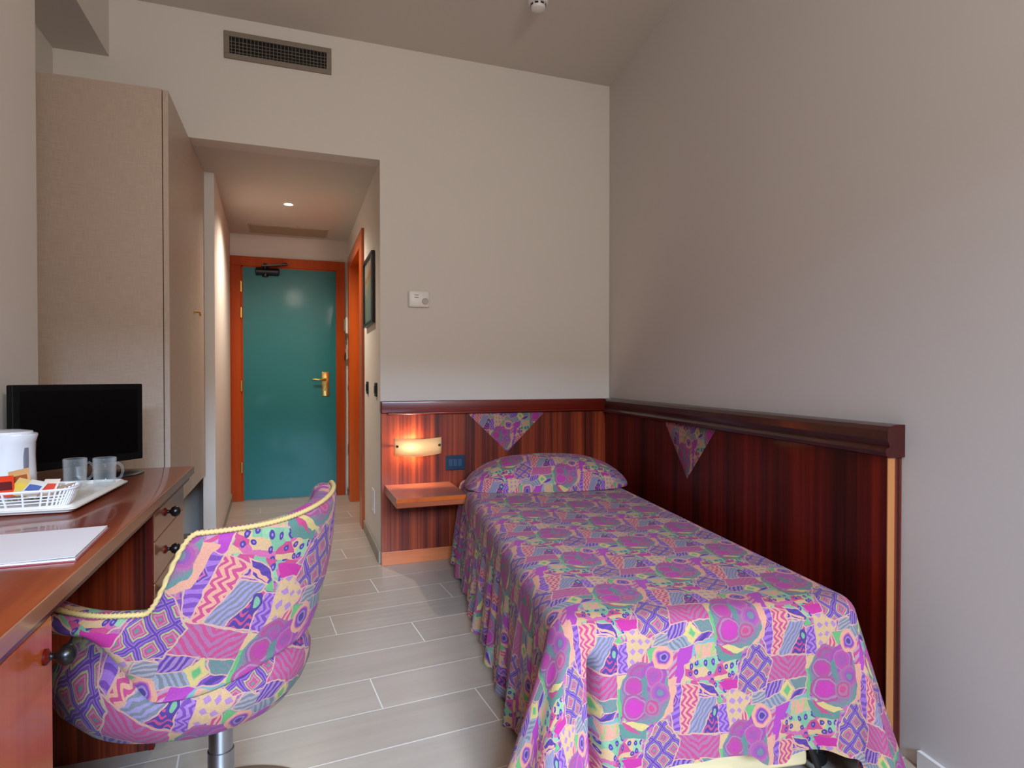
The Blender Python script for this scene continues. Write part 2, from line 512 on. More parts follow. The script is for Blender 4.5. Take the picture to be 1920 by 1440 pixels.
def make_fabric(name, scale=1.0, rot=0.0, off=(0, 0)):
    """UV are metres of cloth; one repeat is about 0.26 m wide"""
    m, nt, b = newmat(name)
    N, L = nt.nodes, nt.links

    def mt(op, a, bb=None, c=None):
        n = N.new('ShaderNodeMath')
        n.operation = op
        for i, v in enumerate((a, bb, c)):
            if v is None: continue
            if isinstance(v, (int, float)): n.inputs[i].default_value = v
            else: L.new(v, n.inputs[i])
        return n.outputs[0]

    def dot(vec, x, y):
        n = N.new('ShaderNodeVectorMath')
        n.operation = 'DOT_PRODUCT'
        L.new(vec, n.inputs[0])
        n.inputs[1].default_value = (x, y, 0)
        return n.outputs['Value']

    def soft(c):
        g_ = (150, 118, 130)
        return tuple((v * .82 + q_ * .18) * .88 for v, q_ in zip(c, g_))

    def lin(c):
        return LIN(soft(c))

    def mix(f, a, bb):
        n = N.new('ShaderNodeMix')
        n.data_type = 'RGBA'
        L.new(f, n.inputs[0])
        for i, v in ((6, a), (7, bb)):
            if isinstance(v, tuple): n.inputs[i].default_value = lin(v)
            else: L.new(v, n.inputs[i])
        return n.outputs[2]
    uv = N.new('ShaderNodeUVMap')
    mp = N.new('ShaderNodeMapping')
    k = 780 / .262 / scale
    mp.inputs['Scale'].default_value = (k, -k, 1)
    mp.inputs['Rotation'].default_value = (0, 0, rot)
    mp.inputs['Location'].default_value = (off[0], off[1], 0)
    L.new(uv.outputs[0], mp.inputs['Vector'])
    # hand-drawn wobble
    wz = N.new('ShaderNodeTexNoise')
    wz.inputs['Scale'].default_value = .012
    wz.inputs['Detail'].default_value = 1
    L.new(mp.outputs[0], wz.inputs['Vector'])
    wv = N.new('ShaderNodeVectorMath')
    wv.operation = 'MULTIPLY_ADD'
    L.new(wz.outputs['Color'], wv.inputs[0])
    wv.inputs[1].default_value = (44, 44, 0)
    L.new(mp.outputs[0], wv.inputs[2])
    sp = N.new('ShaderNodeSeparateXYZ')
    L.new(wv.outputs[0], sp.inputs[0])
    W, H = 780.0, 980.0
    X0, Y0 = 850.0, 150.0
    ci = mt('FLOOR', mt('DIVIDE', mt('SUBTRACT', sp.outputs[0], X0), W))
    lx = mt('MULTIPLY_ADD', ci, -W, sp.outputs[0])
    yy = mt('SUBTRACT', mt('MULTIPLY_ADD', ci, H / 2, sp.outputs[1]), Y0)
    rj = mt('FLOOR', mt('DIVIDE', yy, H))
    ly = mt('ADD', mt('MULTIPLY_ADD', rj, -H, yy), Y0)
    cb = N.new('ShaderNodeCombineXYZ')
    L.new(lx, cb.inputs[0])
    L.new(ly, cb.inputs[1])
    P = cb.outputs[0]
    # base: mauve with soft strokes
    nz = N.new('ShaderNodeTexNoise')
    nz.inputs['Scale'].default_value = .02
    nz.inputs['Detail'].default_value = 2
    L.new(mp.outputs[0], nz.inputs['Vector'])
    cr = N.new('ShaderNodeValToRGB')
    cr.color_ramp.interpolation = 'CONSTANT'
    e = cr.color_ramp.elements
    e[0].position, e[0].color = 0, lin(PUR)
    e[1].position, e[1].color = .42, lin(MAU)
    for p_, c_ in ((.5, PNK), (.56, MNT), (.62, TAN)):
        q = e.new(p_)
        q.color = lin(c_)
    L.new(nz.outputs['Fac'], cr.inputs[0])
    col = cr.outputs[0]

    def poly_mask(pts):
        ar = sum(pts[i][0] * pts[(i + 1) % len(pts)][1] - pts[(i + 1) % len(pts)][0] * pts[i][1] for i in range(len(pts)))
        if ar < 0: pts = pts[::-1]
        cur = None
        n = len(pts)
        for i in range(n):
            (x1, y1), (x2, y2) = pts[i], pts[(i + 1) % n]
            ex, ey = x2 - x1, y2 - y1
            l = math.hypot(ex, ey)
            nx, ny = -ey / l, ex / l
            c = -(nx * x1 + ny * y1)
            d = mt('ADD', dot(P, nx, ny), c)
            cur = d if cur is None else mt('MINIMUM', cur, d)
        return cur

    def stripes(val, period, duty=.5):
        return mt('LESS_THAN', mt('FRACT', mt('DIVIDE', val, float(period))), duty)

    def fill(f, dx, dy):
        kd = f[0]
        if kd == 'flat': return f[1]
        if kd == 'str':
            l = math.hypot(f[3], f[4])
            return mix(stripes(dot(P, f[3] / l, f[4] / l), f[5]), f[1], f[2])
        if kd == 'chev':
            a = mt('ABSOLUTE', mt('SUBTRACT', lx, float(f[6] + dx)))
            return mix(stripes(mt('ADD', ly, a), f[5]), f[1], f[2])
        if kd == 'zig':
            a = mt('PINGPONG', ly, 34.0)
            return mix(stripes(mt('ADD', lx, a), f[3]), f[1], f[2])
        if kd == 'wav':
            a = mt('MULTIPLY', mt('SINE', mt('MULTIPLY', lx, .09)), 16.0)
            return mix(stripes(mt('ADD', mt('ADD', dot(P, f[3] * .5, f[4]), a), 0.0), f[5], .62), f[1], f[2])
        if kd == 'grady':
            return mix(mt('GREATER_THAN', ly, float(f[3] + dy)), f[1], f[2])
        if kd == 'grid':
            a = mt('PINGPONG', lx, 30.0)
            c = mt('PINGPONG', mt('ADD', ly, 9.0), 36.0)
            return mix(mt('GREATER_THAN', mt('ADD', a, c), 42.0), f[1], f[2])
        if kd == 'latt':
            # tilted lattice of squares with rings
            a = mt('PINGPONG', mt('SUBTRACT', dot(P, .707, .707), (1490 + dx + 950 + dy) * .707 + 57), 57.0)
            c = mt('PINGPONG', mt('SUBTRACT', dot(P, .707, -.707), (1490 + dx - 950 - dy) * .707 + 57), 57.0)
            d = mt('MAXIMUM', mt('SUBTRACT', 57.0, a), mt('SUBTRACT', 57.0, c))
            r2 = N.new('ShaderNodeValToRGB')
            r2.color_ramp.interpolation = 'CONSTANT'
            L.new(mt('DIVIDE', d, 57.0), r2.inputs[0])
            ee = r2.color_ramp.elements
            ee[0].position, ee[0].color = 0, lin(TEA)
            ee[1].position, ee[1].color = .16, lin(CRI)
            for p_, c_ in ((.34, (166, 120, 130)), (.46, CRI), (.56, LIM), (.68, PUR), (.84, LIL), (.90, VIO)):
                q = ee.new(p_)
                q.color = lin(c_)
            return r2.outputs[0]
        if kd == 'dots':
            r2 = N.new('ShaderNodeValToRGB')
            r2.color_ramp.interpolation = 'CONSTANT'
            v1 = N.new('ShaderNodeTexVoronoi')
            v1.voronoi_dimensions = '2D'
            v1.inputs['Scale'].default_value = .0165
            L.new(P, v1.inputs['Vector'])
            s2 = N.new('ShaderNodeSeparateXYZ')
            L.new(v1.outputs['Color'], s2.inputs[0])
            L.new(s2.outputs[0], r2.inputs[0])
            ee = r2.color_ramp.elements
            ee[0].position, ee[0].color = 0, lin(PNK)
            ee[1].position, ee[1].color = .25, lin((134, 182, 132))
            for p_, c_ in ((.45, MNT), (.65, CRI), (.85, TAN)):
                q = ee.new(p_)
                q.color = lin(c_)
            v2 = N.new('ShaderNodeTexVoronoi')
            v2.voronoi_dimensions = '2D'
            v2.inputs['Scale'].default_value = .0145
            mp3 = N.new('ShaderNodeMapping')
            mp3.inputs['Location'].default_value = (37, 11, 0)
            mp3.inputs['Scale'].default_value = (1.2, .9, 1)
            L.new(P, mp3.inputs['Vector'])
            L.new(mp3.outputs[0], v2.inputs['Vector'])
            return mix(mt('LESS_THAN', v2.outputs['Distance'], .26), r2.outputs[0],
                       mix_const(mt('LESS_THAN', v2.outputs['Distance'], .09), NAV, (150, 110, 190)))
        raise ValueError(kd)

    def mix_const(f, a, bb):
        return mix(f, a, bb)

    def emit(kind, geo, f, dx, dy, col):
        if kind == 'poly':
            pts = [(x + dx, y + dy) for x, y in geo]
            cur = poly_mask(pts)
            if f[0] not in ('flat', 'grady'):
                col = mix(mt('GREATER_THAN', cur, -5.0), col, (208, 158, 132))
            return mix(mt('GREATER_THAN', cur, 3.0 if f[0] not in ('flat', 'grady') else 0.0), col, fill(f, dx, dy))
        cx_, cy_, rx, ry = geo
        n = N.new('ShaderNodeVectorMath')
        n.operation = 'MULTIPLY_ADD'
        L.new(P, n.inputs[0])
        n.inputs[1].default_value = (1 / rx, 1 / ry, 0)
        n.inputs[2].default_value = (-(cx_ + dx) / rx, -(cy_ + dy) / ry, 0)
        if kind == 'ell':
            q = N.new('ShaderNodeVectorMath')
            q.operation = 'LENGTH'
            L.new(n.outputs[0], q.inputs[0])
            d = q.outputs['Value']
        else:
            q = N.new('ShaderNodeVectorMath')
            q.operation = 'ABSOLUTE'
            L.new(n.outputs[0], q.inputs[0])
            d = dot(q.outputs[0], 1, 1)
        if f[0] == 'rings':
            r2 = N.new('ShaderNodeValToRGB')
            r2.color_ramp.interpolation = 'CONSTANT'
            L.new(d, r2.inputs[0])
            ee = r2.color_ramp.elements
            pos = 0.0
            cols = f[1]
            ee[0].position, ee[0].color = 0, lin(cols[0][1])
            ee[1].position, ee[1].color = cols[0][0], lin(cols[1][1])
            for i in range(2, len(cols)):
                t = ee.new(cols[i - 1][0])
                t.color = lin(cols[i][1])
            src = r2.outputs[0]
        else:
            src = f[1]
        return mix(mt('LESS_THAN', d, 1.0), col, src)

    for kind, geo, f in SHAPES:
        if kind == 'poly':
            xs = [p[0] for p in geo]
            ys = [p[1] for p in geo]
            bb_ = (min(xs), max(xs), min(ys), max(ys))
        else:
            bb_ = (geo[0] - geo[2], geo[0] + geo[2], geo[1] - geo[3], geo[1] + geo[3])
        for i in (-1, 0, 1):
            for j in (-1, 0, 1):
                dx = i * W
                dy = -i * H / 2 + j * H
                x0, x1, y0, y1 = bb_[0] + dx, bb_[1] + dx, bb_[2] + dy, bb_[3] + dy
                if x1 < X0 + 14 or x0 > X0 + W - 14 or y1 < Y0 + 14 or y0 > Y0 + H - 14: continue
                col = emit(kind, geo, f, dx, dy, col)
    # uneven printing and drawn strokes
    st = N.new('ShaderNodeTexNoise')
    st.inputs['Scale'].default_value = .05
    st.inputs['Detail'].default_value = 2
    st.inputs['Distortion'].default_value = 1.5
    L.new(mp.outputs[0], st.inputs['Vector'])
    sv = mt('MULTIPLY_ADD', mt('PINGPONG', st.outputs['Fac'], .06), 7.0, .80)
    hs = N.new('ShaderNodeHueSaturation')
    L.new(sv, hs.inputs['Value'])
    L.new(col, hs.inputs['Color'])
    L.new(hs.outputs[0], b.inputs['Base Color'])
    b.inputs['Roughness'].default_value = .85
    b.inputs['Specular IOR Level'].default_value = .2
    b.inputs['Sheen Weight'].default_value = .04
    b.inputs['Sheen Roughness'].default_value = .5
    return m


M_fab = make_fabric('patchwork_print_bedspread', off=(0, -298))
M_fab2 = make_fabric('patchwork_print_upholstery', scale=1.2, rot=R(-20), off=(260, 140))
M_rope = plain('yellow_piping_cord', (196, 166, 108), .8)

# ------------------------------------------------------------------ room shell
YB = 3.607           # bedroom back wall
ZC = 3.04
XW0, YW0, XW1, YW1 = 2.005, 3.72, 1.66, 1.243      # right wall line, runs on behind the camera
wd = Vector((XW1 - XW0, YW1 - YW0, 0)).normalized()     # towards the camera
wn = Vector((wd.y, -wd.x, 0))                            # into the room
if wn.x > 0: wn = -wn
YR = -1.45           # wall behind the camera
xr = XW1 + wd.x / wd.y * (YR - 0.2 - YW1)


def struct(name, bm, m):
    o = obj(name, bm, m)
    o['kind'] = 'structure'
    return o


struct('floor', bx(-1.35, 2.3, YR - .15, 6.1, -.1, 0), M_floor)
bm = bmesh.new()
box(bm, -1.35, 2.3, YR - .15, YB + .12, ZC, ZC + .1)
struct('ceiling', bm, M_ceil)
# lowered entrance ceiling with the wall above it
struct('ceiling_entrance', bx(-1.35, .475, YB + .12, 6.0, 2.37, 2.45), M_ceil)
bm = bmesh.new()
box(bm, -1.12, .475, YB, YB + .12, 2.37, ZC)
box(bm, .475, 2.3, YB, YB + .12, 0, ZC)
struct('wall_back', bm, M_wall)
# right wall as a slab
bm = bmesh.new()
a = Vector((XW0, YW0, 0))
bq = Vector((xr, YR - .2, 0))
o_ = -wn * .12
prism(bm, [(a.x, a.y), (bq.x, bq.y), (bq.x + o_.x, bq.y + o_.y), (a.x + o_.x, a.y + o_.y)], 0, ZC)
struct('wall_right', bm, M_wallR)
# left wall: thick part beside the desk, thin recess for the wardrobe, beam above
struct('wall_left', bx(-1.35, -.88, YR - .15, 2.664, 0, ZC), M_wall)
struct('wall_left_recess', bx(-1.35, -1.12, 2.664, 6.0, 0, ZC), M_wall)
struct('trim_1', bx(-1.12, -.88, 2.664, YB, 2.73, ZC), M_wall)
# entrance: left partition (slightly splayed), end wall, right wall with door opening
bm = bmesh.new()
prism(bm, [(-.466, 4.185), (-.53, 5.87), (-.66, 5.87), (-.536, 4.185)], 0, 2.37)
struct('wall_entrance_left', bm, M_wall)
struct('wall_recess_end', bx(-1.12, -.60, 4.765, 4.86, 0, 2.37), M_wall)
bm = bmesh.new()
box(bm, -.66, -.47, 5.87, 6.0, 0, 2.37)
box(bm, .40, .60, 5.87, 6.0, 0, 2.37)
box(bm, -.47, .40, 5.87, 6.0, 2.12, 2.37)
struct('wall_entrance_end', bm, M_wall)
bm = bmesh.new()
box(bm, .475, .60, YB + .12, 4.55, 0, 2.37)
box(bm, .475, .60, 5.55, 5.87, 0, 2.37)
box(bm, .475, .60, 4.55, 5.55, 2.10, 2.37)
struct('wall_entrance_right', bm, M_wall)
# wall behind the camera with the balcony window opening
bm = bmesh.new()
WX0, WX1, WZ0, WZ1 = -.7, 1.15, .25, 2.28
box(bm, -.88, WX0, YR - .15, YR, 0, ZC)
box(bm, WX1, xr + .05, YR - .15, YR, 0, ZC)
box(bm, WX0, WX1, YR - .15, YR, WZ1, ZC)
box(bm, WX0, WX1, YR - .15, YR, 0, WZ0)
struct('wall_front', bm, M_wall)
bm = bmesh.new()
for x in (WX0, WX1 - .05, (WX0 + WX1) / 2 - .03):
    box(bm, x, x + .05, YR - .11, YR - .05, WZ0, WZ1)
box(bm, WX0, WX1, YR - .11, YR - .05, WZ1 - .05, WZ1)
box(bm, WX0, WX1, YR - .11, YR - .05, WZ0, WZ0 + .05)
struct('window_1', bm, M_white)

# skirtings
struct('baseboard_entrance_right', bx(.463, .475, YB - .0, 4.45, 0, .07, bev=.002), M_base)
struct('baseboard_entrance_right_far', bx(.463, .475, 5.63, 5.87, 0, .07, bev=.002), M_base)
bm = bmesh.new()
prism(bm, [(-.454, 4.185), (-.518, 5.86), (-.530, 5.86), (-.466, 4.185)], 0, .07)
struct('baseboard_entrance_left', bm, M_base)
bm = bmesh.new()
s0 = Vector((XW1, YW1, 0)) + wd * .04
s1 = Vector((xr, YR, 0))
o2 = wn * .012
prism(bm, [(s0.x, s0.y), (s1.x, s1.y), (s1.x + o2.x, s1.y + o2.y), (s0.x + o2.x, s0.y + o2.y)], 0, .05)
struct('baseboard_right', bm, M_white)

# ------------------------------------------------------------------ entrance door
YD = 5.87
d = obj('door_1', bx(-.44, .37, YD - .02, YD + .025, .008, 2.085, bev=.002), M_door)
d['kind'] = 'structure'
bm = bmesh.new()
for x0, x1 in ((-.53, -.44), (.37, .445)):
    box(bm, x0, x1, YD - .035, YD + .05, 0, 2.085, bev=.004)
box(bm, -.53, .445, YD - .035, YD + .05, 2.085, 2.168, bev=.004)
# inner rebate
box(bm, -.445, -.425, YD - .022, YD + .05, 0, 2.09)
box(bm, .365, .378, YD - .022, YD + .05, 0, 2.09)
box(bm, -.44, .375, YD - .022, YD + .05, 2.075, 2.09)
fr = obj('door_frame', bm, M_frame, d)
fr['label'] = 'reddish orange wooden frame'
bm = bmesh.new()
box(bm, .238, .302, YD - .028, YD - .02, .925, 1.148, bev=.003)
lathe(bm, [(.0, -.004), (.02, -.004), (.02, .004), (0, .004)], (.27, YD - .03, 1.075), 20, axis=(0, 1, 0))
tube(bm, [(.27, YD - .022, 1.075), (.27, YD - .068, 1.075), (.255, YD - .073, 1.076), (.17, YD - .073, 1.078), (.158, YD - .068, 1.077)], .0085, 10)
lathe(bm, [(.0, -.004), (.014, -.004), (.014, .004), (0, .004)], (.27, YD - .03, .985), 16, axis=(0, 1, 0))
hd = obj('door_handle', bm, M_brass, d, 30)
hd['label'] = 'polished brass lever handle on long plate'
for z in (1.90, 1.67, 1.02, .3):
    obj('door_hinge', bx(-.447, -.430, YD - .044, YD - .018, z - .05, z + .05, bev=.004), M_brass, d)
t = thing('door_closer', 'black hydraulic door closer with folding arm at top of teal door', 'door closer', (-.22, YD - .02, 2.04))
bm = bmesh.new()
tube(bm, [(-.10, -.03, 0), (-.095, -.03, 0), (.09, -.03, .0), (.097, -.03, 0)], [.022, .034, .034, .024], 16)
lathe(bm, [(0, -.045), (.026, -.045), (.026, .04), (0, .04)], (-.02, -.03, 0), 16)
obj('body', bm, M_black, t, 40)
bm = bmesh.new()
obox(bm, (.06, -.075, .052), (1, .1, .12), (-.1, 1, 0), (0, 0, 1), .11, .012, .006, .002)
obox(bm, (.115, -.045, .062), (1, -.5, .22), (.5, 1, 0), (0, 0, 1), .05, .011, .006, .002)
lathe(bm, [(0, -.02), (.014, -.02), (.014, .02), (0, .02)], (-.02, -.06, .045), 14)
obj('arm', bm, M_black, t)

# bathroom door on the right of the entrance
d2 = obj('door_2', bx(.555, .595, 4.62, 5.49, .008, 2.06, bev=.002), M_orange)
d2['kind'] = 'structure'
bm = bmesh.new()
box(bm, .455, .605, 4.462, 4.63, 0, 2.172, bev=.004)
box(bm, .455, .605, 5.485, 5.64, 0, 2.172, bev=.004)
box(bm, .455, .605, 4.63, 5.485, 2.06, 2.172, bev=.004)
f2 = obj('door_frame', bm, M_orange, d2)
bm = bmesh.new()
tube(bm, [(.555, 4.70, 1.03), (.50, 4.70, 1.03), (.495, 4.72, 1.03), (.495, 4.80, 1.03)], .008, 8)
obj('door_handle', bm, M_brass, d2, 30)

# ------------------------------------------------------------------ entrance wall fittings
t = thing('framed_picture', 'narrow framed picture with thin black frame beside the orange bathroom door', 'picture', (.475, 4.085, 1.665))
bm = bmesh.new()
for y0, y1, z0, z1 in ((-.24, .24, -.225, -.205), (-.24, .24, .205, .225), (-.24, -.22, -.205, .205), (.22, .24, -.205, .205)):
    box(bm, -.024, 0, y0, y1, z0, z1, bev=.002)
obj('frame', bm, M_black, t)


def pic_mat():
    m, nt, b = newmat('faded_landscape_print')
    N, L = nt.nodes, nt.links
    tc = N.new('ShaderNodeTexCoord')
    sp = N.new('ShaderNodeSeparateXYZ')
    L.new(tc.outputs['Generated'], sp.inputs[0])
    nz = N.new('ShaderNodeTexNoise')
    nz.inputs['Scale'].default_value = 6
    L.new(tc.outputs['Object'], nz.inputs['Vector'])
    ad = N.new('ShaderNodeMath')
    ad.operation = 'MULTIPLY_ADD'
    ad.inputs[1].default_value = .25
    L.new(nz.outputs['Fac'], ad.inputs[0])
    L.new(sp.outputs[2], ad.inputs[2])
    cr = N.new('ShaderNodeValToRGB')
    e = cr.color_ramp.elements
    e[0].position, e[0].color = .1, lin((120, 138, 130))
    e[1].position, e[1].color = 1.1 - .1, lin((206, 204, 190))
    for p, c in ((.5, (150, 156, 140)), (.78, (190, 186, 160)), (.86, (206, 150, 110)), (.92, (200, 190, 165))):
        q = e.new(p)
        q.color = lin(c)
    L.new(ad.outputs[0], cr.inputs[0])
    L.new(cr.outputs[0], b.inputs['Base Color'])
    b.inputs['Roughness'].default_value = .15
    return m


obj('print', bx(-.012, -.002, -.222, .222, -.207, .207), pic_mat(), t)


def switch(loc, label, rock=2, axis='x'):
    t = thing('light_switch', label, 'switch', loc)
    bm = bmesh.new()
    box(bm, -.009, 0, -.04, .04, -.058 + .016, .058 - .016, bev=.002)
    obj('plate', bm, M_black, t)
    for k in range(rock):
        y = (k - (rock - 1) / 2) * .03
        obj('rocker', bx(-.013, -.009, y - .012, y + .012, -.024, .024, bev=.0015), M_dgrey, t)
    return t


switch((.475, 4.243, 1.027), 'black switch plate on entrance wall next to the bathroom door frame')
switch((.475, 3.785, 1.023), 'black switch plate on entrance wall nearest the bedroom corner')
switch((.475, 5.74, 1.0), 'black switch plate between bathroom door and teal entrance door')
t = thing('wall_socket', 'small black socket low on the wall beyond the bathroom door', 'socket', (.475, 5.745, .43))
obj('plate', bx(-.012, 0, -.04, .04, -.045, .045, bev=.003), M_black, t)
t = thing('cover_plate', 'blank white rectangular cover plate low on entrance wall', 'cover plate', (.475, 3.945, .31))
obj('plate', bx(-.005, 0, -.065, .065, -.075, .075, bev=.002), M_white, t)
bm = bmesh.new()
bm.free()
for z in (-.06, .06):
    bm = bmesh.new()
    lathe(bm, [(0, 0), (.004, 0), (.004, .002), (0, .002)], (-.005, 0, z), 10, axis=(-1, 0, 0))
    obj('screw', bm, M_steel, t)
# key bunch hanging on a hook
t = thing('key_bunch', 'dark key bunch hanging on hook between the two doors', 'keys', (.475, 5.80, 1.29))
bm = bmesh.new()
tube(bm, [(0, 0, .06), (-.02, 0, .06), (-.03, 0, .055), (-.03, 0, .07)], .003, 8)
obj('hook', bm, M_brass, t, 40)
bm = bmesh.new()
tube(bm, [(-.03 + .012 * math.cos(a) * .3, .012 * math.cos(a), .045 + .014 * math.sin(a)) for a in [i * PI / 8 for i in range(16)]], .0018, 6, closed=True)
obj('ring', bm, M_steel, t, 40)
for k, ang in enumerate((-.5, -.1, .35, .7)):
    bm = bmesh.new()
    dr = Vector((-.05, math.sin(ang), -math.cos(ang)))
    c = Vector((-.03, 0, .033))
    obox(bm, c + dr * .04, (1, 0, -.05), (0, math.cos(ang), math.sin(ang)), dr, .002 + .001 * k, .005, .03)
    lathe(bm, [(0, -.003), (.014, -.003), (.014, .003), (0, .003)], c + dr * .012, 14, axis=(1, 0, 0))
    obj('key', bm, M_black, t)
# small intercom / thermostat strip beside the bathroom door
t = thing('door_phone', 'small pale wall handset with cord by the teal door', 'intercom', (.475, 5.78, 1.52))
obj('body', bx(-.03, 0, -.025, .025, -.02, .13, bev=.006), M_white, t)
obj('handset', bx(-.045, -.03, -.015, .015, .0, .115, bev=.005), M_grille, t)
bm = bmesh.new()
tube(bm, [(-.02, 0, -.02), (-.02, .01, -.07), (-.02, -.012, -.10), (-.02, .005, -.12)], .003, 6)
obj('cord', bm, M_dgrey, t, 40)

# entrance ceiling: downlight and flush grille
t = thing('recessed_downlight', 'small lit recessed spotlight in the entrance ceiling', 'light', (-.036, 4.75, 2.37))
bm = bmesh.new()
lathe(bm, [(.030, 0), (.030, -.004), (.043, -.004), (.045, 0)], n=28, cap=False)
obj('ring', bm, M_white, t, 40)
M_bulb = plain('glowing_warm_bulb', (255, 226, 180), .4, emit=(255, 218, 160), estr=28)
bm = bmesh.new()
lathe(bm, [(0, -.008), (.018, -.006), (.029, -.001), (.029, 0)], n=24, cap=False)
obj('bulb', bm, M_bulb, t, 60)
l = bpy.data.lights.new('downlight_beam', 'SPOT')
l.energy, l.color, l.spot_size, l.spot_blend, l.shadow_soft_size = 90, (1.0, .88, .72), R(150), .9, .03
lo = bpy.data.objects.new('downlight_beam', l)
COL.objects.link(lo)
lo.location = (-.036, 4.75, 2.35)

t = thing('ceiling_grille', 'flush cream slatted vent in the entrance ceiling', 'vent', (-.04, 5.62, 2.37))
M_gv = plain('cream_metal_grille', (176, 160, 140), .6)
bm = bmesh.new()
for x0, x1, y0, y1 in ((-.32, .32, -.15, -.135), (-.32, .32, .135, .15), (-.32, -.305, -.135, .135), (.305, .32, -.135, .135)):
    box(bm, x0, x1, y0, y1, -.006, 0)
obj('frame', bm, M_gv, t)
bm = bmesh.new()
for k in range(15):
    y = -.126 + k * .018
    box(bm, -.305, .305, y - .007, y + .004, -.004, 0)
obj('slats', bm, M_gv, t)

# ------------------------------------------------------------------ air vent above the entrance
t = thing('air_vent', 'grey rectangular air conditioning vent high on the back wall', 'vent', (-.0725, YB, 2.889))
bm = bmesh.new()
w2, h2 = .277, .073
for x0, x1, z0, z1 in ((-w2, w2, -h2, -.046), (-w2, w2, .046, h2), (-w2, -.25, -.046, .046), (.25, w2, -.046, .046)):
    box(bm, x0, x1, -.012, 0, z0, z1, bev=.002)
obj('frame', bm, M_grille, t)
obj('duct', bx(-.25, .25, -.002, -.0005, -.046, .046), M_dark, t)
for k in range(26):
    x = -.24 + k * .0192
    obj('vertical_slat', bx(x - .0011, x + .0011, -.010, -.002, -.046, .046), M_grille, t)
for k in range(4):
    z = -.034 + k * .018
    obj('horizontal_slat', bx(-.25, .25, -.0075, -.0025, z - .001, z + .001), M_grille, t)

# thermostat
t = thing('thermostat', 'white wall thermostat with round dial above the headboard panel', 'thermostat', (.702, YB, 1.566))
bm = bmesh.new()
box(bm, -.064, .064, -.024, 0, -.05, .05, bev=.012, seg=4)
obj('body', bm, M_white, t, 40)
bm = bmesh.new()
lathe(bm, [(0, .008), (.016, .008), (.019, .004), (.019, 0)], (.035, -.024, -.014), 24, axis=(0, -1, 0))
obj('dial', bm, plain('pale_grey_plastic', (178, 172, 168), .5), t, 40)
bm = bmesh.new()
for z in (.022, .008): box(bm, -.03, -.005, -.0255, -.0235, z - .002, z + .002)
obj('slot', bm, M_grille, t)

# smoke detector
t = thing('smoke_detector', 'white round smoke detector on the bedroom ceiling', 'smoke detector', (1.185, 2.9, ZC))
bm = bmesh.new()
lathe(bm, [(0, 0), (.052, 0), (.052, -.018), (.046, -.022), (.046, -.03), (.038, -.03)], n=32, cap=False)
obj('base', bm, M_white, t, 40)
bm = bmesh.new()
lathe(bm, [(.038, -.028), (.038, -.042), (.034, -.052), (.02, -.058), (0, -.058)], n=32, cap=False)
obj('sensor_cap', bm, M_white, t, 40)
for k in range(8):
    a = k * PI / 4 + .2
    bm = bmesh.new()
    obox(bm, (.038 * math.cos(a), .038 * math.sin(a), -.036), (math.cos(a), math.sin(a), 0), (-math.sin(a), math.cos(a), 0), (0, 0, 1), .0015, .009, .004)
    obj('sensor_slot', bm, M_black, t)

# ------------------------------------------------------------------ headboard panel on the back wall
YP = YB - .045
t = thing('back_wood_panel', 'striped red mahogany headboard panel along the back wall', 'headboard', (.475, YB, 0))
XE = 1.462
obj('panel', bx(0, XE + .01, -.045, 0, .076, .886), M_mah, t)
o = obj('kickboard', bx(-.001, XE, -.049, 0, 0, .078, bev=.002), M_kick, t)
o['label'] = 'lighter orange wood skirting strip'
bm = bmesh.new()
box(bm, -.003, XE, -.062, 0, .890, .959, bev=.005, seg=3)
box(bm, .03, XE, -.070, -.03, .880, .894, bev=.006, seg=3)
obj('top_rail', bm, M_rail, t, 40)


def tri(name, pts, thick, parent, mat, nrm):
    """flat cushion triangle; pts in local 3d, nrm outward"""
    bm = bmesh.new()
    nrm = Vector(nrm).normalized()
    P3 = [Vector(p) for p in pts]
    c = sum(P3, Vector()) / 3
    n = 14
    uvl = bm.loops.layers.uv.new('UVMap')
    ux = (P3[1] - P3[0]).normalized()
    uy = nrm.cross(ux)
    grid = {}
    for i in range(n + 1):
        for j in range(n + 1 - i):
            a, b_, c_ = i / n, j / n, 1 - (i + j) / n
            p = P3[0] * a + P3[1] * b_ + P3[2] * c_
            e = min(a, b_, c_) * 3
            grid[i, j] = bm.verts.new(p + nrm * (thick * min(1, e * 2.2) ** .5 + .001))
    fs = []
    for i in range(n):
        for j in range(n - i):
            fs.append(bm.faces.new((grid[i, j], grid[i + 1, j], grid[i, j + 1])))
            if i + j < n - 1:
                fs.append(bm.faces.new((grid[i + 1, j], grid[i + 1, j + 1], grid[i, j + 1])))
    for f in fs:
        if f.normal.dot(nrm) < 0 or True:
            for lp in f.loops:
                q = lp.vert.co - P3[0]
                lp[uvl].uv = (q.dot(ux), q.dot(Vector((0, 0, 1))))
    return obj(name, bm, mat, parent, 60)


o = tri('fabric_triangle', [(.515, -.045, .882), (1.03, -.045, .882), (.773, -.045, .634)], .006, t, M_fab, (0, -1, 0))
o['label'] = 'purple patchwork fabric triangle pointing down'

# headboard along the right wall; local x runs along the wall toward the camera, local -y is into the room
ang = math.atan2(wd.y, wd.x)
hp0 = Vector((XW0, YW0, 0)) + wd * ((YW0 - 3.556) / -wd.y)
LEN = (hp0.y - 1.275) / -wd.y
t = thing('side_wood_panel', 'long dark mahogany headboard panel along the right wall beside the bed', 'headboard', hp0, ang)
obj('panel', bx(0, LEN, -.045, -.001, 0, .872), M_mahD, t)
o = obj('edge_strip', bx(LEN - .002, LEN + .004, -.048, -.024, 0, .868, bev=.002), wood('pale_orange_edge_wood', (150, 92, 50), (172, 110, 62), (184, 122, 72), (20, 20, 1.2)), t)
o['label'] = 'pale orange wood strip on the free end of the panel'
obj('edge_board', bx(LEN - .002, LEN + .003, -.024, -.001, 0, .885), M_mah, t)
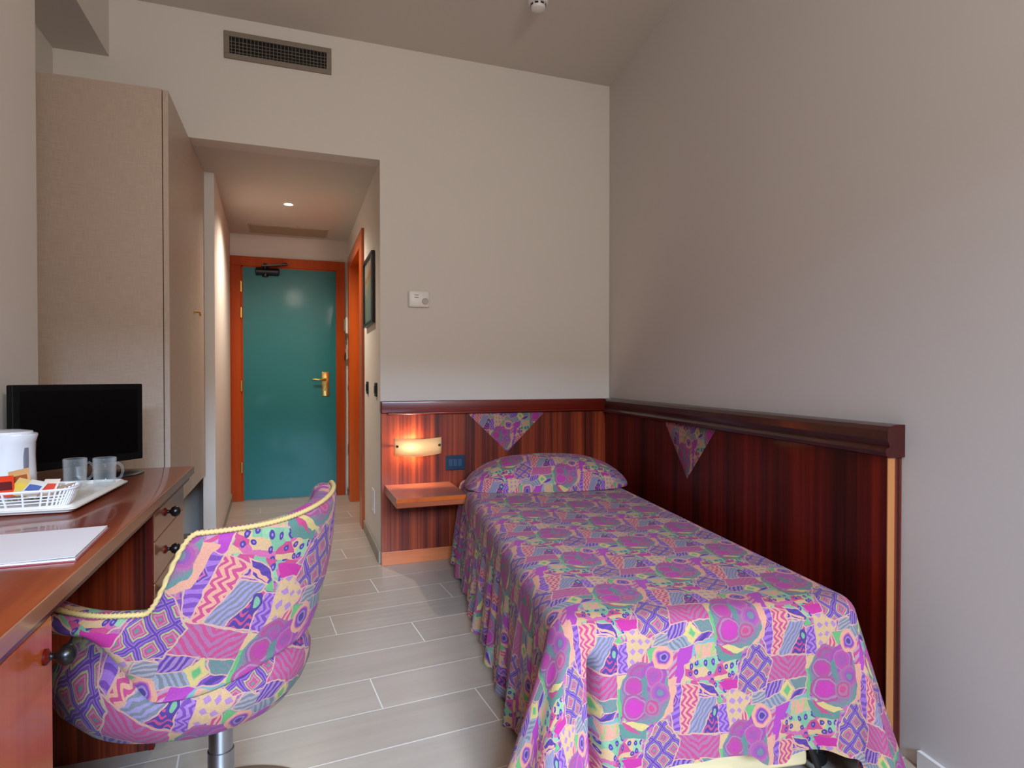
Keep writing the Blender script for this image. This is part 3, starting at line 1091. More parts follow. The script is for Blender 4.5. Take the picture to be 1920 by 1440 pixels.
# rail with ogee profile swept along x
prof = [(-.001, .962), (-.035, .962), (-.052, .957), (-.060, .945), (-.060, .918), (-.054, .906), (-.052, .898), (-.062, .894), (-.066, .884), (-.062, .872), (-.052, .868), (-.001, .868)]
bm = bmesh.new()
prism(bm, prof, 0, LEN + .014, Matrix(((0, 0, 1, 0), (1, 0, 0, 0), (0, 1, 0, 0), (0, 0, 0, 1))))
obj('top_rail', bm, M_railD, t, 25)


def toloc(p):
    v = Vector(p) - hp0
    return (v.dot(wd), -.045, v.z)


ta, tb, tc_ = toloc((1.856, 2.692, .866)), toloc((1.79, 2.201, .866)), toloc((1.824, 2.455, .609))
o = tri('fabric_triangle', [ta, tb, tc_], .006, t, M_fab, (0, -1, 0))
o['label'] = 'purple patchwork fabric triangle pointing down'

# bedside shelf
t = thing('bedside_shelf', 'small floating reddish wood shelf on the back panel beside the bed', 'shelf', (.70, YP, .47))
bm = bmesh.new()
box(bm, -.208, .178, -.43, 0, -.05, 0, bev=.003)
obj('shelf_board', bm, wood('shelf_veneer', (130, 60, 34), (156, 80, 48), (176, 102, 66), (2, 22, 22), rough=.3, coat=.5), t)
obj('edge_band', bx(-.209, .179, -.434, -.43, -.022, -.002), M_orange, t)

# wall sconce
M_shade = None
m, nt, b = newmat('frosted_lamp_glass')
b.inputs['Base Color'].default_value = lin((250, 238, 205))
b.inputs['Roughness'].default_value = .3
tr = nt.nodes.new('ShaderNodeBsdfTranslucent')
tr.inputs['Color'].default_value = lin((255, 246, 224))
mxs = nt.nodes.new('ShaderNodeMixShader')
mxs.inputs[0].default_value = .85
nt.links.new(b.outputs[0], mxs.inputs[1])
nt.links.new(tr.outputs[0], mxs.inputs[2])
nt.links.new(mxs.outputs[0], nt.nodes['Material Output'].inputs['Surface'])
M_shade = m
t = thing('wall_sconce', 'lit curved frosted glass wall lamp above the small shelf', 'lamp', (.683, YP, .693))
bm = bmesh.new()
n = 24
rows = []
for i in range(n + 1):
    u = -1 + 2 * i / n
    y = -.028 - .045 * (1 - u * u)
    zl = -.046 - .008 * (1 - u * u)
    zh = .050 - .004 * (1 - u * u)
    rows.append([bm.verts.new((u * .143, y, z)) for z in (zl, zh)])
for a_, b_ in zip(rows, rows[1:]): bm.faces.new((a_[0], b_[0], b_[1], a_[1]))
o = obj('glass_shade', bm, M_shade, t, 80)
sm = o.modifiers.new('thick', 'SOLIDIFY')
sm.thickness = .004
obj('back_plate', bx(-.11, .11, -.01, 0, -.035, .035, bev=.004), M_white, t)
for x in (-.124, .124):
    bm = bmesh.new()
    lathe(bm, [(0, .006), (.007, .005), (.008, 0), (.004, -.004), (.004, -.036)], (x, -.042, .004), 14, axis=(0, -1, 0))
    obj('screw_cap', bm, plain('dark_bronze', (60, 50, 40), .4, metal=.8), t, 40)
bm = bmesh.new()
lathe(bm, [(0, -.03), (.010, -.026), (.014, 0), (.010, .026), (0, .03)], (-.045, -.036, 0), 16, axis=(1, 0, 0))
M_bulb2 = plain('glowing_lamp_bulb', (255, 230, 180), .4, emit=(255, 230, 190), estr=480)
obj('bulb', bm, M_bulb2, t, 60)

# bedside socket
t = thing('wall_socket', 'dark blue double switch and socket plate above the small shelf', 'socket', (.913, YP, .583))
M_navy = plain('dark_blue_plastic', (24, 44, 66), .35)
obj('plate', bx(-.060, .060, -.010, 0, -.045, .045, bev=.004), M_navy, t)
for x in (-.028, .0, .028):
    obj('rocker', bx(x - .012, x + .012, -.014, -.010, -.022, .022, bev=.0015), plain('blue_grey_plastic', (40, 66, 92), .35), t)

# ------------------------------------------------------------------ wardrobe
t = thing('wardrobe', 'tall grey beige wall hung wardrobe reaching the lowered ceiling', 'wardrobe', (-.52, 3.04, .49))
Zt = 2.367 - .49
obj('carcass', bx(-.595, -.025, .0, 1.12, 0, Zt), M_laminate, t)
M_ldoor = M_laminate
obj('door', bx(-.022, .0, .001, .60, .003, Zt - .002, bev=.0015), M_ldoor, t)
obj('door', bx(-.022, .0, .604, 1.12, .003, Zt - .002, bev=.0015), M_ldoor, t)
bm = bmesh.new()
tube(bm, [(0, .70, .97), (.02, .70, .97), (.026, .715, .968), (.026, .74, .955)], .005, 8)
lathe(bm, [(0, 0), (.010, 0), (.010, .003), (0, .003)], (0, .70, .97), 14, axis=(1, 0, 0))
obj('door_key', bm, M_brass, t, 40)

# ------------------------------------------------------------------ desk
t = thing('writing_desk', 'long glossy mahogany desk with two drawer pedestals against the left wall', 'desk', (-.375, 2.665, 0))
# local: x from 0 (front) to -.505 (wall), y negative toward the camera
bm = bmesh.new()
box(bm, -.503, 0, -2.6, 0, .720, .750, bev=.0025, seg=2)
obj('desktop', bm, M_desk, t, 30)
obj('front_edge_sheen', bx(-.001, .0025, -2.6, 0, .7215, .7485, bev=.001), M_draw, t)  # same wood as the desktop; lighter colour paints in its reflected light
obj('apron', bx(-.503, -.012, -2.58, -.02, .700, .7195), wood('dark_apron_wood', (50, 10, 4), (80, 20, 8), (104, 34, 14), (30, 1.2, 30)), t)
Y0f, Y1f = -.635, -.115
obj('far_pedestal', bx(-.50, -.032, Y0f, Y1f, 0, .700), M_mah, t)
obj('pedestal_post', bx(-.034, -.020, Y0f - .002, Y0f + .016, 0, .700), M_mahD, t)


def knob(parent, x, y, z):
    bm = bmesh.new()
    lathe(bm, [(0, -.001), (.013, 0), (.013, .004), (.007, .008), (.005, .012), (.007, .017), (.014, .021), (.0175, .030), (.015, .040), (.008, .045), (0, .046)], (x, y, z), 24, axis=(1, 0, 0))
    me = obj('knob', bm, [M_black, M_mahD], parent, 50)
    for p in me.data.polygons:
        if p.center.x < x + .006: p.material_index = 1
    return me


zs = [.694, .608, .483, .358, .233, .02]
for k in range(5):
    dr = obj('drawer', bx(-.030, -.018, Y0f + .018, Y1f - .003, zs[k + 1] + .002, zs[k] - .001, bev=.002), M_draw, t)
    zc = [.668, .548, .422, .297, .13][k]
    knob(dr, -.018, -.468, zc)
Y0n, Y1n = -1.98, -1.440
obj('near_pedestal', bx(-.50, -.032, Y0n, Y1n, 0, .700), M_mah, t)
dd = obj('cabinet_door', bx(-.030, -.013, Y0n + .003, Y1n - .001, .02, .697, bev=.002), wood('orange_door_veneer', (146, 60, 14), (184, 88, 28), (206, 114, 48), (36, 36, .9), rough=.35, coat=.3), t)
knob(dd, -.013, Y1n - .035, .640)

# ------------------------------------------------------------------ TV
ta_, tb_ = Vector((-.835, 2.30, 0)), Vector((-.545, 2.615, 0))
tdir = (tb_ - ta_).normalized()
twid = (tb_ - ta_).length
t = thing('television', 'black flat screen television standing on the desk', 'television', ((ta_ + tb_) / 2).to_tuple()[:2] + (.75,), math.atan2(tdir.y, tdir.x))
hw = twid / 2
bm = bmesh.new()
box(bm, -hw, hw, -.012, .018, .045, .325, bev=.004)
M_case = plain('matte_black_plastic', (4, 4, 4), .55, spec=.2)
obj('casing', bm, M_case, t)
obj('screen', bx(-hw + .022, hw - .022, -.0135, -.0115, .072, .305), M_screen, t)
bm = bmesh.new()
prism(bm, [(hw * .9 * x, .05 + (-.07 if False else 0) + .03 * y) for x, y in ((-1, -1), (1, -1), (.8, 1), (-.8, 1))], .055, .28)
obj('rear_housing', bm, M_case, t)
bm = bmesh.new()
tube(bm, [(0, .02, .01), (0, .02, .09)], .022, 16)
obj('neck', bm, M_steel, t, 40)
bm = bmesh.new()
b2 = bmesh.new()
lathe(b2, [(0, .016), (.03, .016), (.09, .010), (.105, .004), (.106, 0), (0, 0)], n=36, cap=False)
merge(bm, b2, Matrix.Translation((0.075, -.02, 0)) @ Matrix.Diagonal((1.15, .85, 1, 1)))
obj('stand_base', bm, M_black, t, 40)

# ------------------------------------------------------------------ tea tray and what is on it
t = thing('serving_tray', 'white rectangular plastic tea tray on the desk', 'tray', (-.688, 2.068, .7505), R(-3))
bm = bmesh.new()
W2, D2 = .168, .222
outer = [(-W2, -D2), (W2, -D2), (W2, D2), (-W2, D2)]


def ringrect(bm, specs, r=.02, seg=5):
    """specs: list of (inset, z); lofted rounded rectangles"""
    rings = []
    for ins, z in specs:
        ring = []
        for cx_, cy_, a0 in ((1, 1, 0), (-1, 1, 90), (-1, -1, 180), (1, -1, 270)):
            for k in range(seg + 1):
                a = R(a0 + 90 * k / seg)
                rr = max(.004, r - ins * .3)
                ring.append(bm.verts.new((cx_ * (W2 - ins - rr) + rr * math.cos(a), cy_ * (D2 - ins - rr) + rr * math.sin(a), z)))
        rings.append(ring)
    for a_, b_ in zip(rings, rings[1:]):
        for k in range(len(a_)):
            j = (k + 1) % len(a_)
            bm.faces.new((a_[k], a_[j], b_[j], b_[k]))
    bm.faces.new(rings[-1])
    bm.faces.new(rings[0][::-1])


ringrect(bm, [(.02, 0), (.012, .002), (.008, .008), (0, .010), (0, .013), (.006, .0135), (.012, .020), (.014, .020), (.02, .010), (.03, .008)])
obj('tray_body', bm, plain('glossy_white_plastic', (226, 222, 214), .25), t, 35)
ZT = .7505 + .0085


def mug(x, y, rz, label):
    t = thing('glass_mug', label, 'mug', (x, y, ZT), rz, 'glass mugs on the tray')
    t.scale = (.86, .86, 1)
    m, nt, b = newmat('clear_glass')
    b.inputs['Base Color'].default_value = (.85, .87, .88, 1)
    b.inputs['Roughness'].default_value = 0.06
    b.inputs['Specular IOR Level'].default_value = 1.0
    b.inputs['Coat Weight'].default_value = 1
    tr_ = nt.nodes.new('ShaderNodeBsdfTransparent')
    tr_.inputs['Color'].default_value = (.96, .97, .97, 1)
    lw = nt.nodes.new('ShaderNodeLayerWeight')
    lw.inputs['Blend'].default_value = .25
    mr = nt.nodes.new('ShaderNodeMath')
    mr.operation = 'MULTIPLY_ADD'
    mr.inputs[1].default_value = .55
    mr.inputs[2].default_value = .03
    nt.links.new(lw.outputs['Facing'], mr.inputs[0])
    ms_ = nt.nodes.new('ShaderNodeMixShader')
    nt.links.new(mr.outputs[0], ms_.inputs[0])
    nt.links.new(tr_.outputs[0], ms_.inputs[1])
    nt.links.new(b.outputs[0], ms_.inputs[2])
    nt.links.new(ms_.outputs[0], nt.nodes['Material Output'].inputs['Surface'])
    bm = bmesh.new()
    n = 32
    lathe(bm, [(0, 0), (.030, 0), (.034, .003), (.0355, .03), (.0375, .086), (.0365, .088), (.0345, .086), (.0325, .03), (.031, .010), (0, .008)], n=n, cap=False)
    obj('bowl', bm, m, t, 60)
    bm = bmesh.new()
    tube(bm, [(.0350, 0, .068), (.046, 0, .071), (.058, 0, .062), (.062, 0, .045), (.056, 0, .028), (.044, 0, .020), (.0345, 0, .022)], .0042, 10)
    obj('handle', bm, m, t, 60)


mug(-.642, 2.225, R(40), 'clear glass mug on the tray, left one, handle turned back')
mug(-.562, 2.22, R(-12), 'clear glass mug on the tray, right one, handle showing on its right')

# kettle
t = thing('electric_kettle', 'white plastic electric kettle with grey water gauge on the tray', 'kettle', (-.775, 2.12, ZT), R(-30))
t.scale = (1, 1, .93)
bm = bmesh.new()
lathe(bm, [(0, 0), (.070, 0), (.072, .004), (.072, .016), (.068, .018)], n=40, cap=False)
obj('power_base', bm, M_white, t, 40)
M_kw = plain('glossy_white_kettle', (222, 224, 230), .2)
bm = bmesh.new()
lathe(bm, [(0, .019), (.064, .019), (.067, .024), (.066, .06), (.064, .12), (.063, .165), (.064, .188), (.062, .193), (0, .193)], n=48, cap=False)
for v in bm.verts:      # spout: pull the upper rim outward toward +x
    if v.co.z > .15 and v.co.x > .03:
        k = (v.co.z - .15) / .043
        v.co.x += .022 * k * max(0, (v.co.x - .03) / .035)
obj('jug', bm, M_kw, t, 40)
bm = bmesh.new()
lathe(bm, [(.060, .193), (.058, .199), (.03, .204), (0, .205)], n=40, cap=False)
obj('lid', bm, M_kw, t, 40)
bm = bmesh.new()
aw = R(-2)
obox(bm, (.0655 * math.cos(aw), .0655 * math.sin(aw), .10), (math.cos(aw), math.sin(aw), 0), (-math.sin(aw), math.cos(aw), 0), (0, 0, 1), .003, .0065, .052, .002)
o = obj('water_gauge', bm, plain('grey_translucent_window', (120, 120, 134), .2), t)
bm = bmesh.new()
tube(bm, [(-.058, 0, .178), (-.085, 0, .180), (-.105, 0, .165), (-.112, 0, .12), (-.108, 0, .07), (-.092, 0, .045), (-.062, 0, .045)], [.011, .012, .012, .011, .011, .011, .010], 12)
obj('handle', bm, M_kw, t, 60)

# basket
t = thing('plastic_basket', 'white woven plastic basket of sachets on the tray', 'basket', (-.665, 1.945, ZT), R(6))
bm = bmesh.new()
M_bk = plain('white_basket_plastic', (232, 232, 236), .35)
bw, bd, bh = .105, .062, .045
N_ = 44


def bpt(k, z, N_=N_):
    a = 2 * PI * k / N_
    f = 1 + .22 * z / bh
    c, s = math.cos(a), math.sin(a)
    e = .5
    return Vector((math.copysign(abs(c) ** e, c) * bw * f * .86, math.copysign(abs(s) ** e, s) * bd * f * .86, z))


for z, r_ in ((.002, .0025), (.014, .0015), (.022, .0015), (.030, .0015), (bh, .0035)):
    tube(bm, [bpt(k, z) for k in range(N_)], r_, 6, closed=True)
obj('rim', bm, M_bk, t, 50)
bm = bmesh.new()
bm.free()
for k in range(N_):
    bm = bmesh.new()
    tube(bm, [bpt(k, .002), bpt(k, bh)], .0028, 5)
    obj('rib', bm, M_bk, t, 50)
bm = bmesh.new()
lo_ = [bm.verts.new(bpt(k, .0015)) for k in range(N_)]
hi_ = [bm.verts.new(bpt(k, .0035)) for k in range(N_)]
bm.faces.new(lo_[::-1]); bm.faces.new(hi_)
for k in range(N_): bm.faces.new((lo_[k], lo_[(k + 1) % N_], hi_[(k + 1) % N_], hi_[k]))
obj('bottom', bm, M_bk, t)


def sachet(name, label, cat, x, y, z, rx, ry, rz, w_, h_, cols, thick=.005, group='sachets in the white basket'):
    """flat packet: body colour, a band and an end patch"""
    t = thing(name, label, cat, (x, y, z), 0, group)
    t.rotation_euler = (rx, ry, rz)
    bm = bmesh.new()
    n, mm = 8, 10
    top, bot = {}, {}
    for i in range(n + 1):
        for j in range(mm + 1):
            u, v = -1 + 2 * i / n, -1 + 2 * j / mm
            th = thick * (1 - abs(u) ** 3) * (1 - abs(v) ** 4) + .0004
            top[i, j] = bm.verts.new((u * w_ / 2, v * h_ / 2, th / 2))
            bot[i, j] = bm.verts.new((u * w_ / 2, v * h_ / 2, -th / 2))
    for i in range(n):
        for j in range(mm):
            v = -1 + 2 * (j + .5) / mm
            mi = 1 if abs(v) < .45 and 0 < i < n - 1 and len(cols) > 1 else (2 if v > .75 and len(cols) > 2 else 0)
            f = bm.faces.new((top[i, j], top[i + 1, j], top[i + 1, j + 1], top[i, j + 1])); f.material_index = mi
            f = bm.faces.new((bot[i, j], bot[i, j + 1], bot[i + 1, j + 1], bot[i + 1, j])); f.material_index = mi
    for i in range(n):
        bm.faces.new((bot[i, 0], bot[i + 1, 0], top[i + 1, 0], top[i, 0]))
        bm.faces.new((top[i, mm], top[i + 1, mm], bot[i + 1, mm], bot[i, mm]))
    for j in range(mm):
        bm.faces.new((top[0, j], top[0, j + 1], bot[0, j + 1], bot[0, j]))
        bm.faces.new((bot[n, j], bot[n, j + 1], top[n, j + 1], top[n, j]))
    ms = [plain('packet_%d_%d_%d' % c, c, .4) for c in cols]
    obj('packet', bm, ms, t, 40)


sachet('tea_sachet', 'red and orange sachet with dark print leaning at the left of the basket', 'sachet', -.716, 1.945, .812, R(52), R(0), R(24), .036, .064, [(220, 60, 30), (90, 20, 24)])
sachet('coffee_sachet', 'brown sachet with tan edge standing tallest in the basket', 'sachet', -.699, 1.985, .822, R(62), R(-12), R(8), .046, .060, [(200, 150, 96), (150, 68, 22)])
sachet('sugar_sachet', 'yellow sachet in the middle of the basket', 'sachet', -.681, 1.952, .806, R(42), R(14), R(-12), .050, .055, [(214, 184, 110), (222, 190, 70)])
sachet('sugar_sachet', 'white sachet with blue print in the middle of the basket', 'sachet', -.652, 1.936, .804, R(40), R(10), R(-18), .044, .055, [(214, 208, 200), (80, 100, 160)])
sachet('sugar_sachet', 'white sachet with red square print at the right of the basket', 'sachet', -.618, 1.940, .805, R(48), R(0), R(-10), .038, .052, [(220, 206, 190), (206, 70, 54)])
sachet('sugar_sachet', 'tan stick sachet lying at the right edge of the basket', 'sachet', -.590, 1.955, .803, R(15), R(0), R(-70), .018, .055, [(182, 150, 124)])
t = thing('paper_box', 'small grey white carton behind the basket on the tray', 'box', (-.655, 2.08, ZT + .0005), R(12))
bm = bmesh.new()
box(bm, -.05, .05, -.03, .03, 0, .03, bev=.002)
obj('carton', bm, M_paper, t)

# information folder on the desk
t = thing('paper_folder', 'white paper booklet lying on the front of the desk', 'booklet', (-.52, 1.48, .7505), 0)


def sheet(name, pts, z, th, mat, lift=None):
    bm = bmesh.new()
    n = 12
    A, B, C, D = [Vector((p[0], p[1], 0)) for p in pts]
    top, bot = {}, {}
    for i in range(n + 1):
        for j in range(n + 1):
            u, v = i / n, j / n
            p = A.lerp(B, u).lerp(D.lerp(C, u), v)
            zz = z + (lift(u, v) if lift else 0)
            top[i, j] = bm.verts.new((p.x, p.y, zz + th))
            bot[i, j] = bm.verts.new((p.x, p.y, zz))
    for i in range(n):
        for j in range(n):
            bm.faces.new((top[i, j], top[i + 1, j], top[i + 1, j + 1], top[i, j + 1]))
            bm.faces.new((bot[i, j], bot[i, j + 1], bot[i + 1, j + 1], bot[i + 1, j]))
    for i in range(n):
        bm.faces.new((bot[i, 0], bot[i + 1, 0], top[i + 1, 0], top[i, 0]))
        bm.faces.new((top[i, n], top[i + 1, n], bot[i + 1, n], bot[i, n]))
        bm.faces.new((top[0, i], top[0, i + 1], bot[0, i + 1], bot[0, i]))
        bm.faces.new((bot[n, i], bot[n, i + 1], top[n, i + 1], top[n, i]))
    return obj(name, bm, mat, t, 40)


q = [(-.16, -.125), (.130, -.125), (.118, .145), (-.16, .133)]
sheet('back_cover', q, 0, .0016, plain('maroon_card', (150, 70, 80), .5))
q2 = [(-.16, -.122), (.127, -.122), (.114, .143), (-.16, .131)]
sheet('pages', q2, .002, .003, M_paper)
sheet('front_cover', q2, .0055, .0008, M_paper, lift=lambda u, v: .006 * max(0, u - .5) * (1 - v * .5))

# ------------------------------------------------------------------ armchair
PX, PY = -.17, 1.60       # pole
BACK = R(-36)             # azimuth of the back centre
CX, CY = -.20, 1.622      # shell centre
t = thing('swivel_armchair', 'tub shaped swivel armchair in purple patchwork fabric pushed under the desk', 'armchair', (CX, CY, 0))
bm = bmesh.new()
lathe(bm, [(0, .012), (.06, .012), (.21, .009), (.247, .006), (.250, .003), (.250, 0), (0, 0)], (PX - CX, PY - CY, 0), 56, cap=False)
obj('base_plate', bm, plain('dark_steel_base', (104, 92, 84), .35, metal=.7), t, 40)
bm = bmesh.new()
lathe(bm, [(.032, .012), (.0295, .02), (.0295, .205), (.0275, .207)], (PX - CX, PY - CY, 0), 28, cap=False)
obj('lower_column', bm, M_steel, t, 40)
bm = bmesh.new()
lathe(bm, [(.027, .20), (.027, .32)], (PX - CX, PY - CY, 0), 28, cap=False)
obj('upper_column', bm, M_steel, t, 40)


def sstep(a, b, x):
    k = min(1, max(0, (x - a) / (b - a)))
    return k * k * (3 - 2 * k)


def shell_r(phi):
    """horizontal stretch by angle relative to back centre (radians)"""
    return 1 + .46 * sstep(R(52), R(175), abs(phi))


def uvset(bm, fn):
    lay = bm.loops.layers.uv.verify()
    for f in bm.faces:
        for lp in f.loops:
            lp[lay].uv = fn[lp.vert]


def lathe_uv(prof, n, rmap=None, voff=0):
    """closed surface around z with uv in metres"""
    bm = bmesh.new()
    rings = []
    uv = {}
    arc = 0
    lay = bm.loops.layers.uv.new('UVMap')
    for k, (r, z) in enumerate(prof):
        if k: arc += math.hypot(r - prof[k - 1][0], z - prof[k - 1][1])
        ring = []
        for i in range(n + 1):
            ph = -PI + 2 * PI * i / n
            rr = r * (rmap(ph) if rmap else 1)
            z = prof[k][1]
            if rmap is shell_r: z += .088 * (sstep(R(68), R(92), abs(ph)) - 1.3 * sstep(R(112), R(145), abs(ph))) * min(1, max(0, (z - .36) / .12))
            ring.append((rr * math.cos(BACK + ph), rr * math.sin(BACK + ph), z, ph * .25, arc + voff))
        rings.append(ring)
    V = [[bm.verts.new(p[:3]) for p in ring] for ring in rings]
    for k in range(len(rings) - 1):
        for i in range(n):
            f = bm.faces.new((V[k][i], V[k][i + 1], V[k + 1][i + 1], V[k + 1][i]))
            for lp, (kk, ii) in zip(f.loops, ((k, i), (k, i + 1), (k + 1, i + 1), (k + 1, i))):
                lp[lay].uv = (rings[kk][ii][3], rings[kk][ii][4])
    bmesh.ops.remove_doubles(bm, verts=bm.verts[:], dist=.00005)
    return bm


seatprof = [(.001, .292), (.05, .293), (.10, .298), (.15, .310), (.192, .334), (.220, .370), (.235, .405), (.237, .430), (.228, .458), (.212, .480), (.195, .50)]
bm = lathe_uv(seatprof, 72, shell_r, -.30)
obj('seat_shell', bm, M_fab2, t, 80)
cush = [(.001, .475), (.12, .478), (.17, .470), (.19, .455), (.195, .43), (.185, .41), (.001, .41)]
bm = lathe_uv(cush, 60, lambda p: 1, .1)
obj('seat_cushion', bm, M_fab2, t, 80)
# wrap-around back and arms
ARM_END = R(116)


def rim_z(ph):
    a = abs(ph)
    top = .792 + .032 * sstep(R(-30), R(48), ph)
    lo_a, hi_a = (R(50), R(72)) if ph < 0 else (R(44), R(66))
    zz = top + (.632 - top) * sstep(lo_a, hi_a, a)
    zz += .030 * sstep(R(85), R(140), a)
    return zz


def low_z(ph):
    a = abs(ph)
    if ph > 0: return .485 + .045 * sstep(0, R(40), ph)
    return .485 - .045 * sstep(0, R(62), a) + .150 * sstep(R(68), R(94), a)


def rad_at(ph, z):
    """outer radius: leans outward with height"""
    a = abs(ph)
    k = (z - .49) / .33
    base = .247 + (.057 * k if k > 0 else 0)
    return base * shell_r(ph)


NP, NH = 150, 22
bm = bmesh.new()
lay = bm.loops.layers.uv.new('UVMap')
TH = .055
outer = []
for i in range(NP + 1):
    ph = -ARM_END + 2 * ARM_END * i / NP
    z0, z1 = low_z(ph), rim_z(ph)
    endf = sstep(0, .12, min(i, NP - i) / NP)        # rounded arm ends
    ring = []
    # cross section: from lower outside up over rim to lower inside
    for k in range(NH + 1):
        s = k / NH
        z = z0 + .014 * (1 - s) * 0 + (z1 - TH * .42 - z0) * s
        bulge = .010 * math.sin(PI * min(1, s * 1.0)) + .014 * math.sin(PI * min(1, s * 6)) * (1 if s < 1 / 6 else 0) * 0
        r_ = rad_at(ph, z) + bulge
        ring.append((r_, z))
    r_o, z_o = ring[-1]
    for k in range(1, 9):
        a = PI * k / 8
        ring.append((r_o - TH / 2 + TH / 2 * math.cos(a), z_o + TH * .42 * math.sin(a)))
    for k in range(1, NH + 1):
        s = 1 - k / NH
        z = max(.44, z0 - .03) + (z_o - max(.44, z0 - .03)) * s
        ring.append((rad_at(ph, z) - TH, z))
    # tuck the lower edge in so it reads as a separate wrapped pad
    ring = [(ring[0][0] - .045, ring[0][1] + .012), (ring[0][0] - .020, ring[0][1] + .001), (ring[0][0] - .006, ring[0][1] + .001)] + [(ring[0][0] + .003, ring[0][1] + .008)] + ring[1:]
    sc = 1
    row = []
    arc = 0
    for k, (r_, z) in enumerate(ring):
        if k: arc += math.hypot(r_ - ring[k - 1][0], z - ring[k - 1][1])
        a = BACK + ph
        row.append((Vector((r_ * math.cos(a), r_ * math.sin(a), z)), (ph * .28, z0 + arc - .3)))
    outer.append(row)
V = [[bm.verts.new(p) for p, _ in row] for row in outer]
nr = len(outer[0])
for i in range(NP):
    for k in range(nr - 1):
        f = bm.faces.new((V[i][k], V[i + 1][k], V[i + 1][k + 1], V[i][k + 1]))
        for lp, (a_, b_) in zip(f.loops, ((i, k), (i + 1, k), (i + 1, k + 1), (i, k + 1))):
            lp[lay].uv = outer[a_][b_][1]
bm.faces.new(V[0]); bm.faces.new(V[-1][::-1])
obj('backrest', bm, M_fab2, t, 70)
bm = bmesh.new()
pts = []
NQ = 420
for i in range(NQ + 1):
    ph = -ARM_END + 2 * ARM_END * i / NQ
    z_o = rim_z(ph) - TH * .42
    r_o = rad_at(ph, z_o) + 0.0
    a = BACK + ph
    rr = r_o - TH * .12
    pts.append((rr * math.cos(a), rr * math.sin(a), z_o + TH * .40))
tube(bm, pts, .0052, 8, twist=380, lobes=2, amp=.3)
o = obj('rope_piping', bm, M_rope, t, 80)
o['label'] = 'twisted yellow cord along the rim'

# ------------------------------------------------------------------ bed
BA = R(8.5)
BW, BL, BZ = .85, 2.13, .50
b0 = Vector((.603, 1.339, 0))       # foot-left corner of the top
bxd = Vector((math.cos(BA), -math.sin(BA), 0))
byd = Vector((math.sin(BA), math.cos(BA), 0))
ROTB = -BA
t = thing('single_bed', 'single bed with cream mattress under the patchwork bedspread', 'bed', b0, ROTB)
bm = bmesh.new()
box(bm, .05, BW - .05, .06, BL - .02, .27, .465, bev=.03, seg=4)
obj('mattress', bm, M_cream, t, 50)
bm = bmesh.new()
box(bm, .05, BW - .13, .045, BL - .02, .034, .268, bev=.010, seg=2)
obj('bed_base', bm, M_cream, t, 50)
for x, y in ((.10, .12), (BW - .075, .085), (.10, BL - .12), (BW - .075, BL - .12)):
    bm = bmesh.new()
    tube(bm, [(x, y, .268 if x > .5 else .06), (x, y, .045)], .014, 12)
    obox(bm, (x + .012, y, .05), (1, 0, .3), (0, 1, 0), (-.3, 0, 1), .018, .012, .010, .002)
    lathe(bm, [(0, -.011), (.018, -.011), (.022, -.006), (.022, .006), (.018, .011), (0, .011)], (x + .012, y, .0225), 20, axis=(0, 1, 0))
    obj('leg', bm, M_black, t, 40)
bm = bmesh.new()
tube(bm, [(BW - .20, .03, .262), (BW - .12, .03, .06), (BW - .10, .03, .012)], .009, 8)
obj('frame_strut', bm, M_black, t, 40)

# bedspread -------------------------------------------------------------
t = thing('bedspread', 'purple pink and green patchwork print bedspread draped over the bed', 'bedspread', b0, ROTB)
bm = bmesh.new()
lay = bm.loops.layers.uv.new('UVMap')
RE = .045      # edge rounding
uvd = {}


def nv(co, uv):
    v = bm.verts.new(co)
    uvd[v] = uv
    return v


def top_h(u, v):
    """sag and gentle waves on the top"""
    h = BZ + .004 * math.sin(u * 9 + v * 3) * math.sin(v * 5)
    h += .006 * noise.noise(Vector((u * 5, v * 4, 3)))
    return h


# perimeter path: (point, outward, uv point, uv outward)
step = .010
path = []


def addp(px, py, ox, oy, kind, q):
    path.append((px, py, ox, oy, kind, q))


CR = .065      # corner radius of the top outline
ny_ = int((BL - CR) / step)
for i in range(ny_ + 1):      # left side, head to foot
    y = BL - (BL - CR) * i / ny_
    addp(0, y, -1, 0, 'L', y)
nc = 36
for i in range(1, nc):
    a = PI + (PI / 2) * i / nc
    addp(CR + CR * math.cos(a), CR + CR * math.sin(a), math.cos(a), math.sin(a), 'CL', i / nc)
nx_ = int((BW - 2 * CR) / step)
for i in range(nx_ + 1):
    x = CR + (BW - 2 * CR) * i / nx_
    addp(x, 0, 0, -1, 'F', x)
for i in range(1, nc):
    a = -PI / 2 + (PI / 2) * i / nc
    addp(BW - CR + CR * math.cos(a), CR + CR * math.sin(a), math.cos(a), math.sin(a), 'CR', i / nc)
for i in range(ny_ + 1):
    y = CR + (BL - CR) * i / ny_
    addp(BW, y, 1, 0, 'R', y)

ND = 52


def g(x, c, s): return math.exp(-((x - c) / s) ** 2)


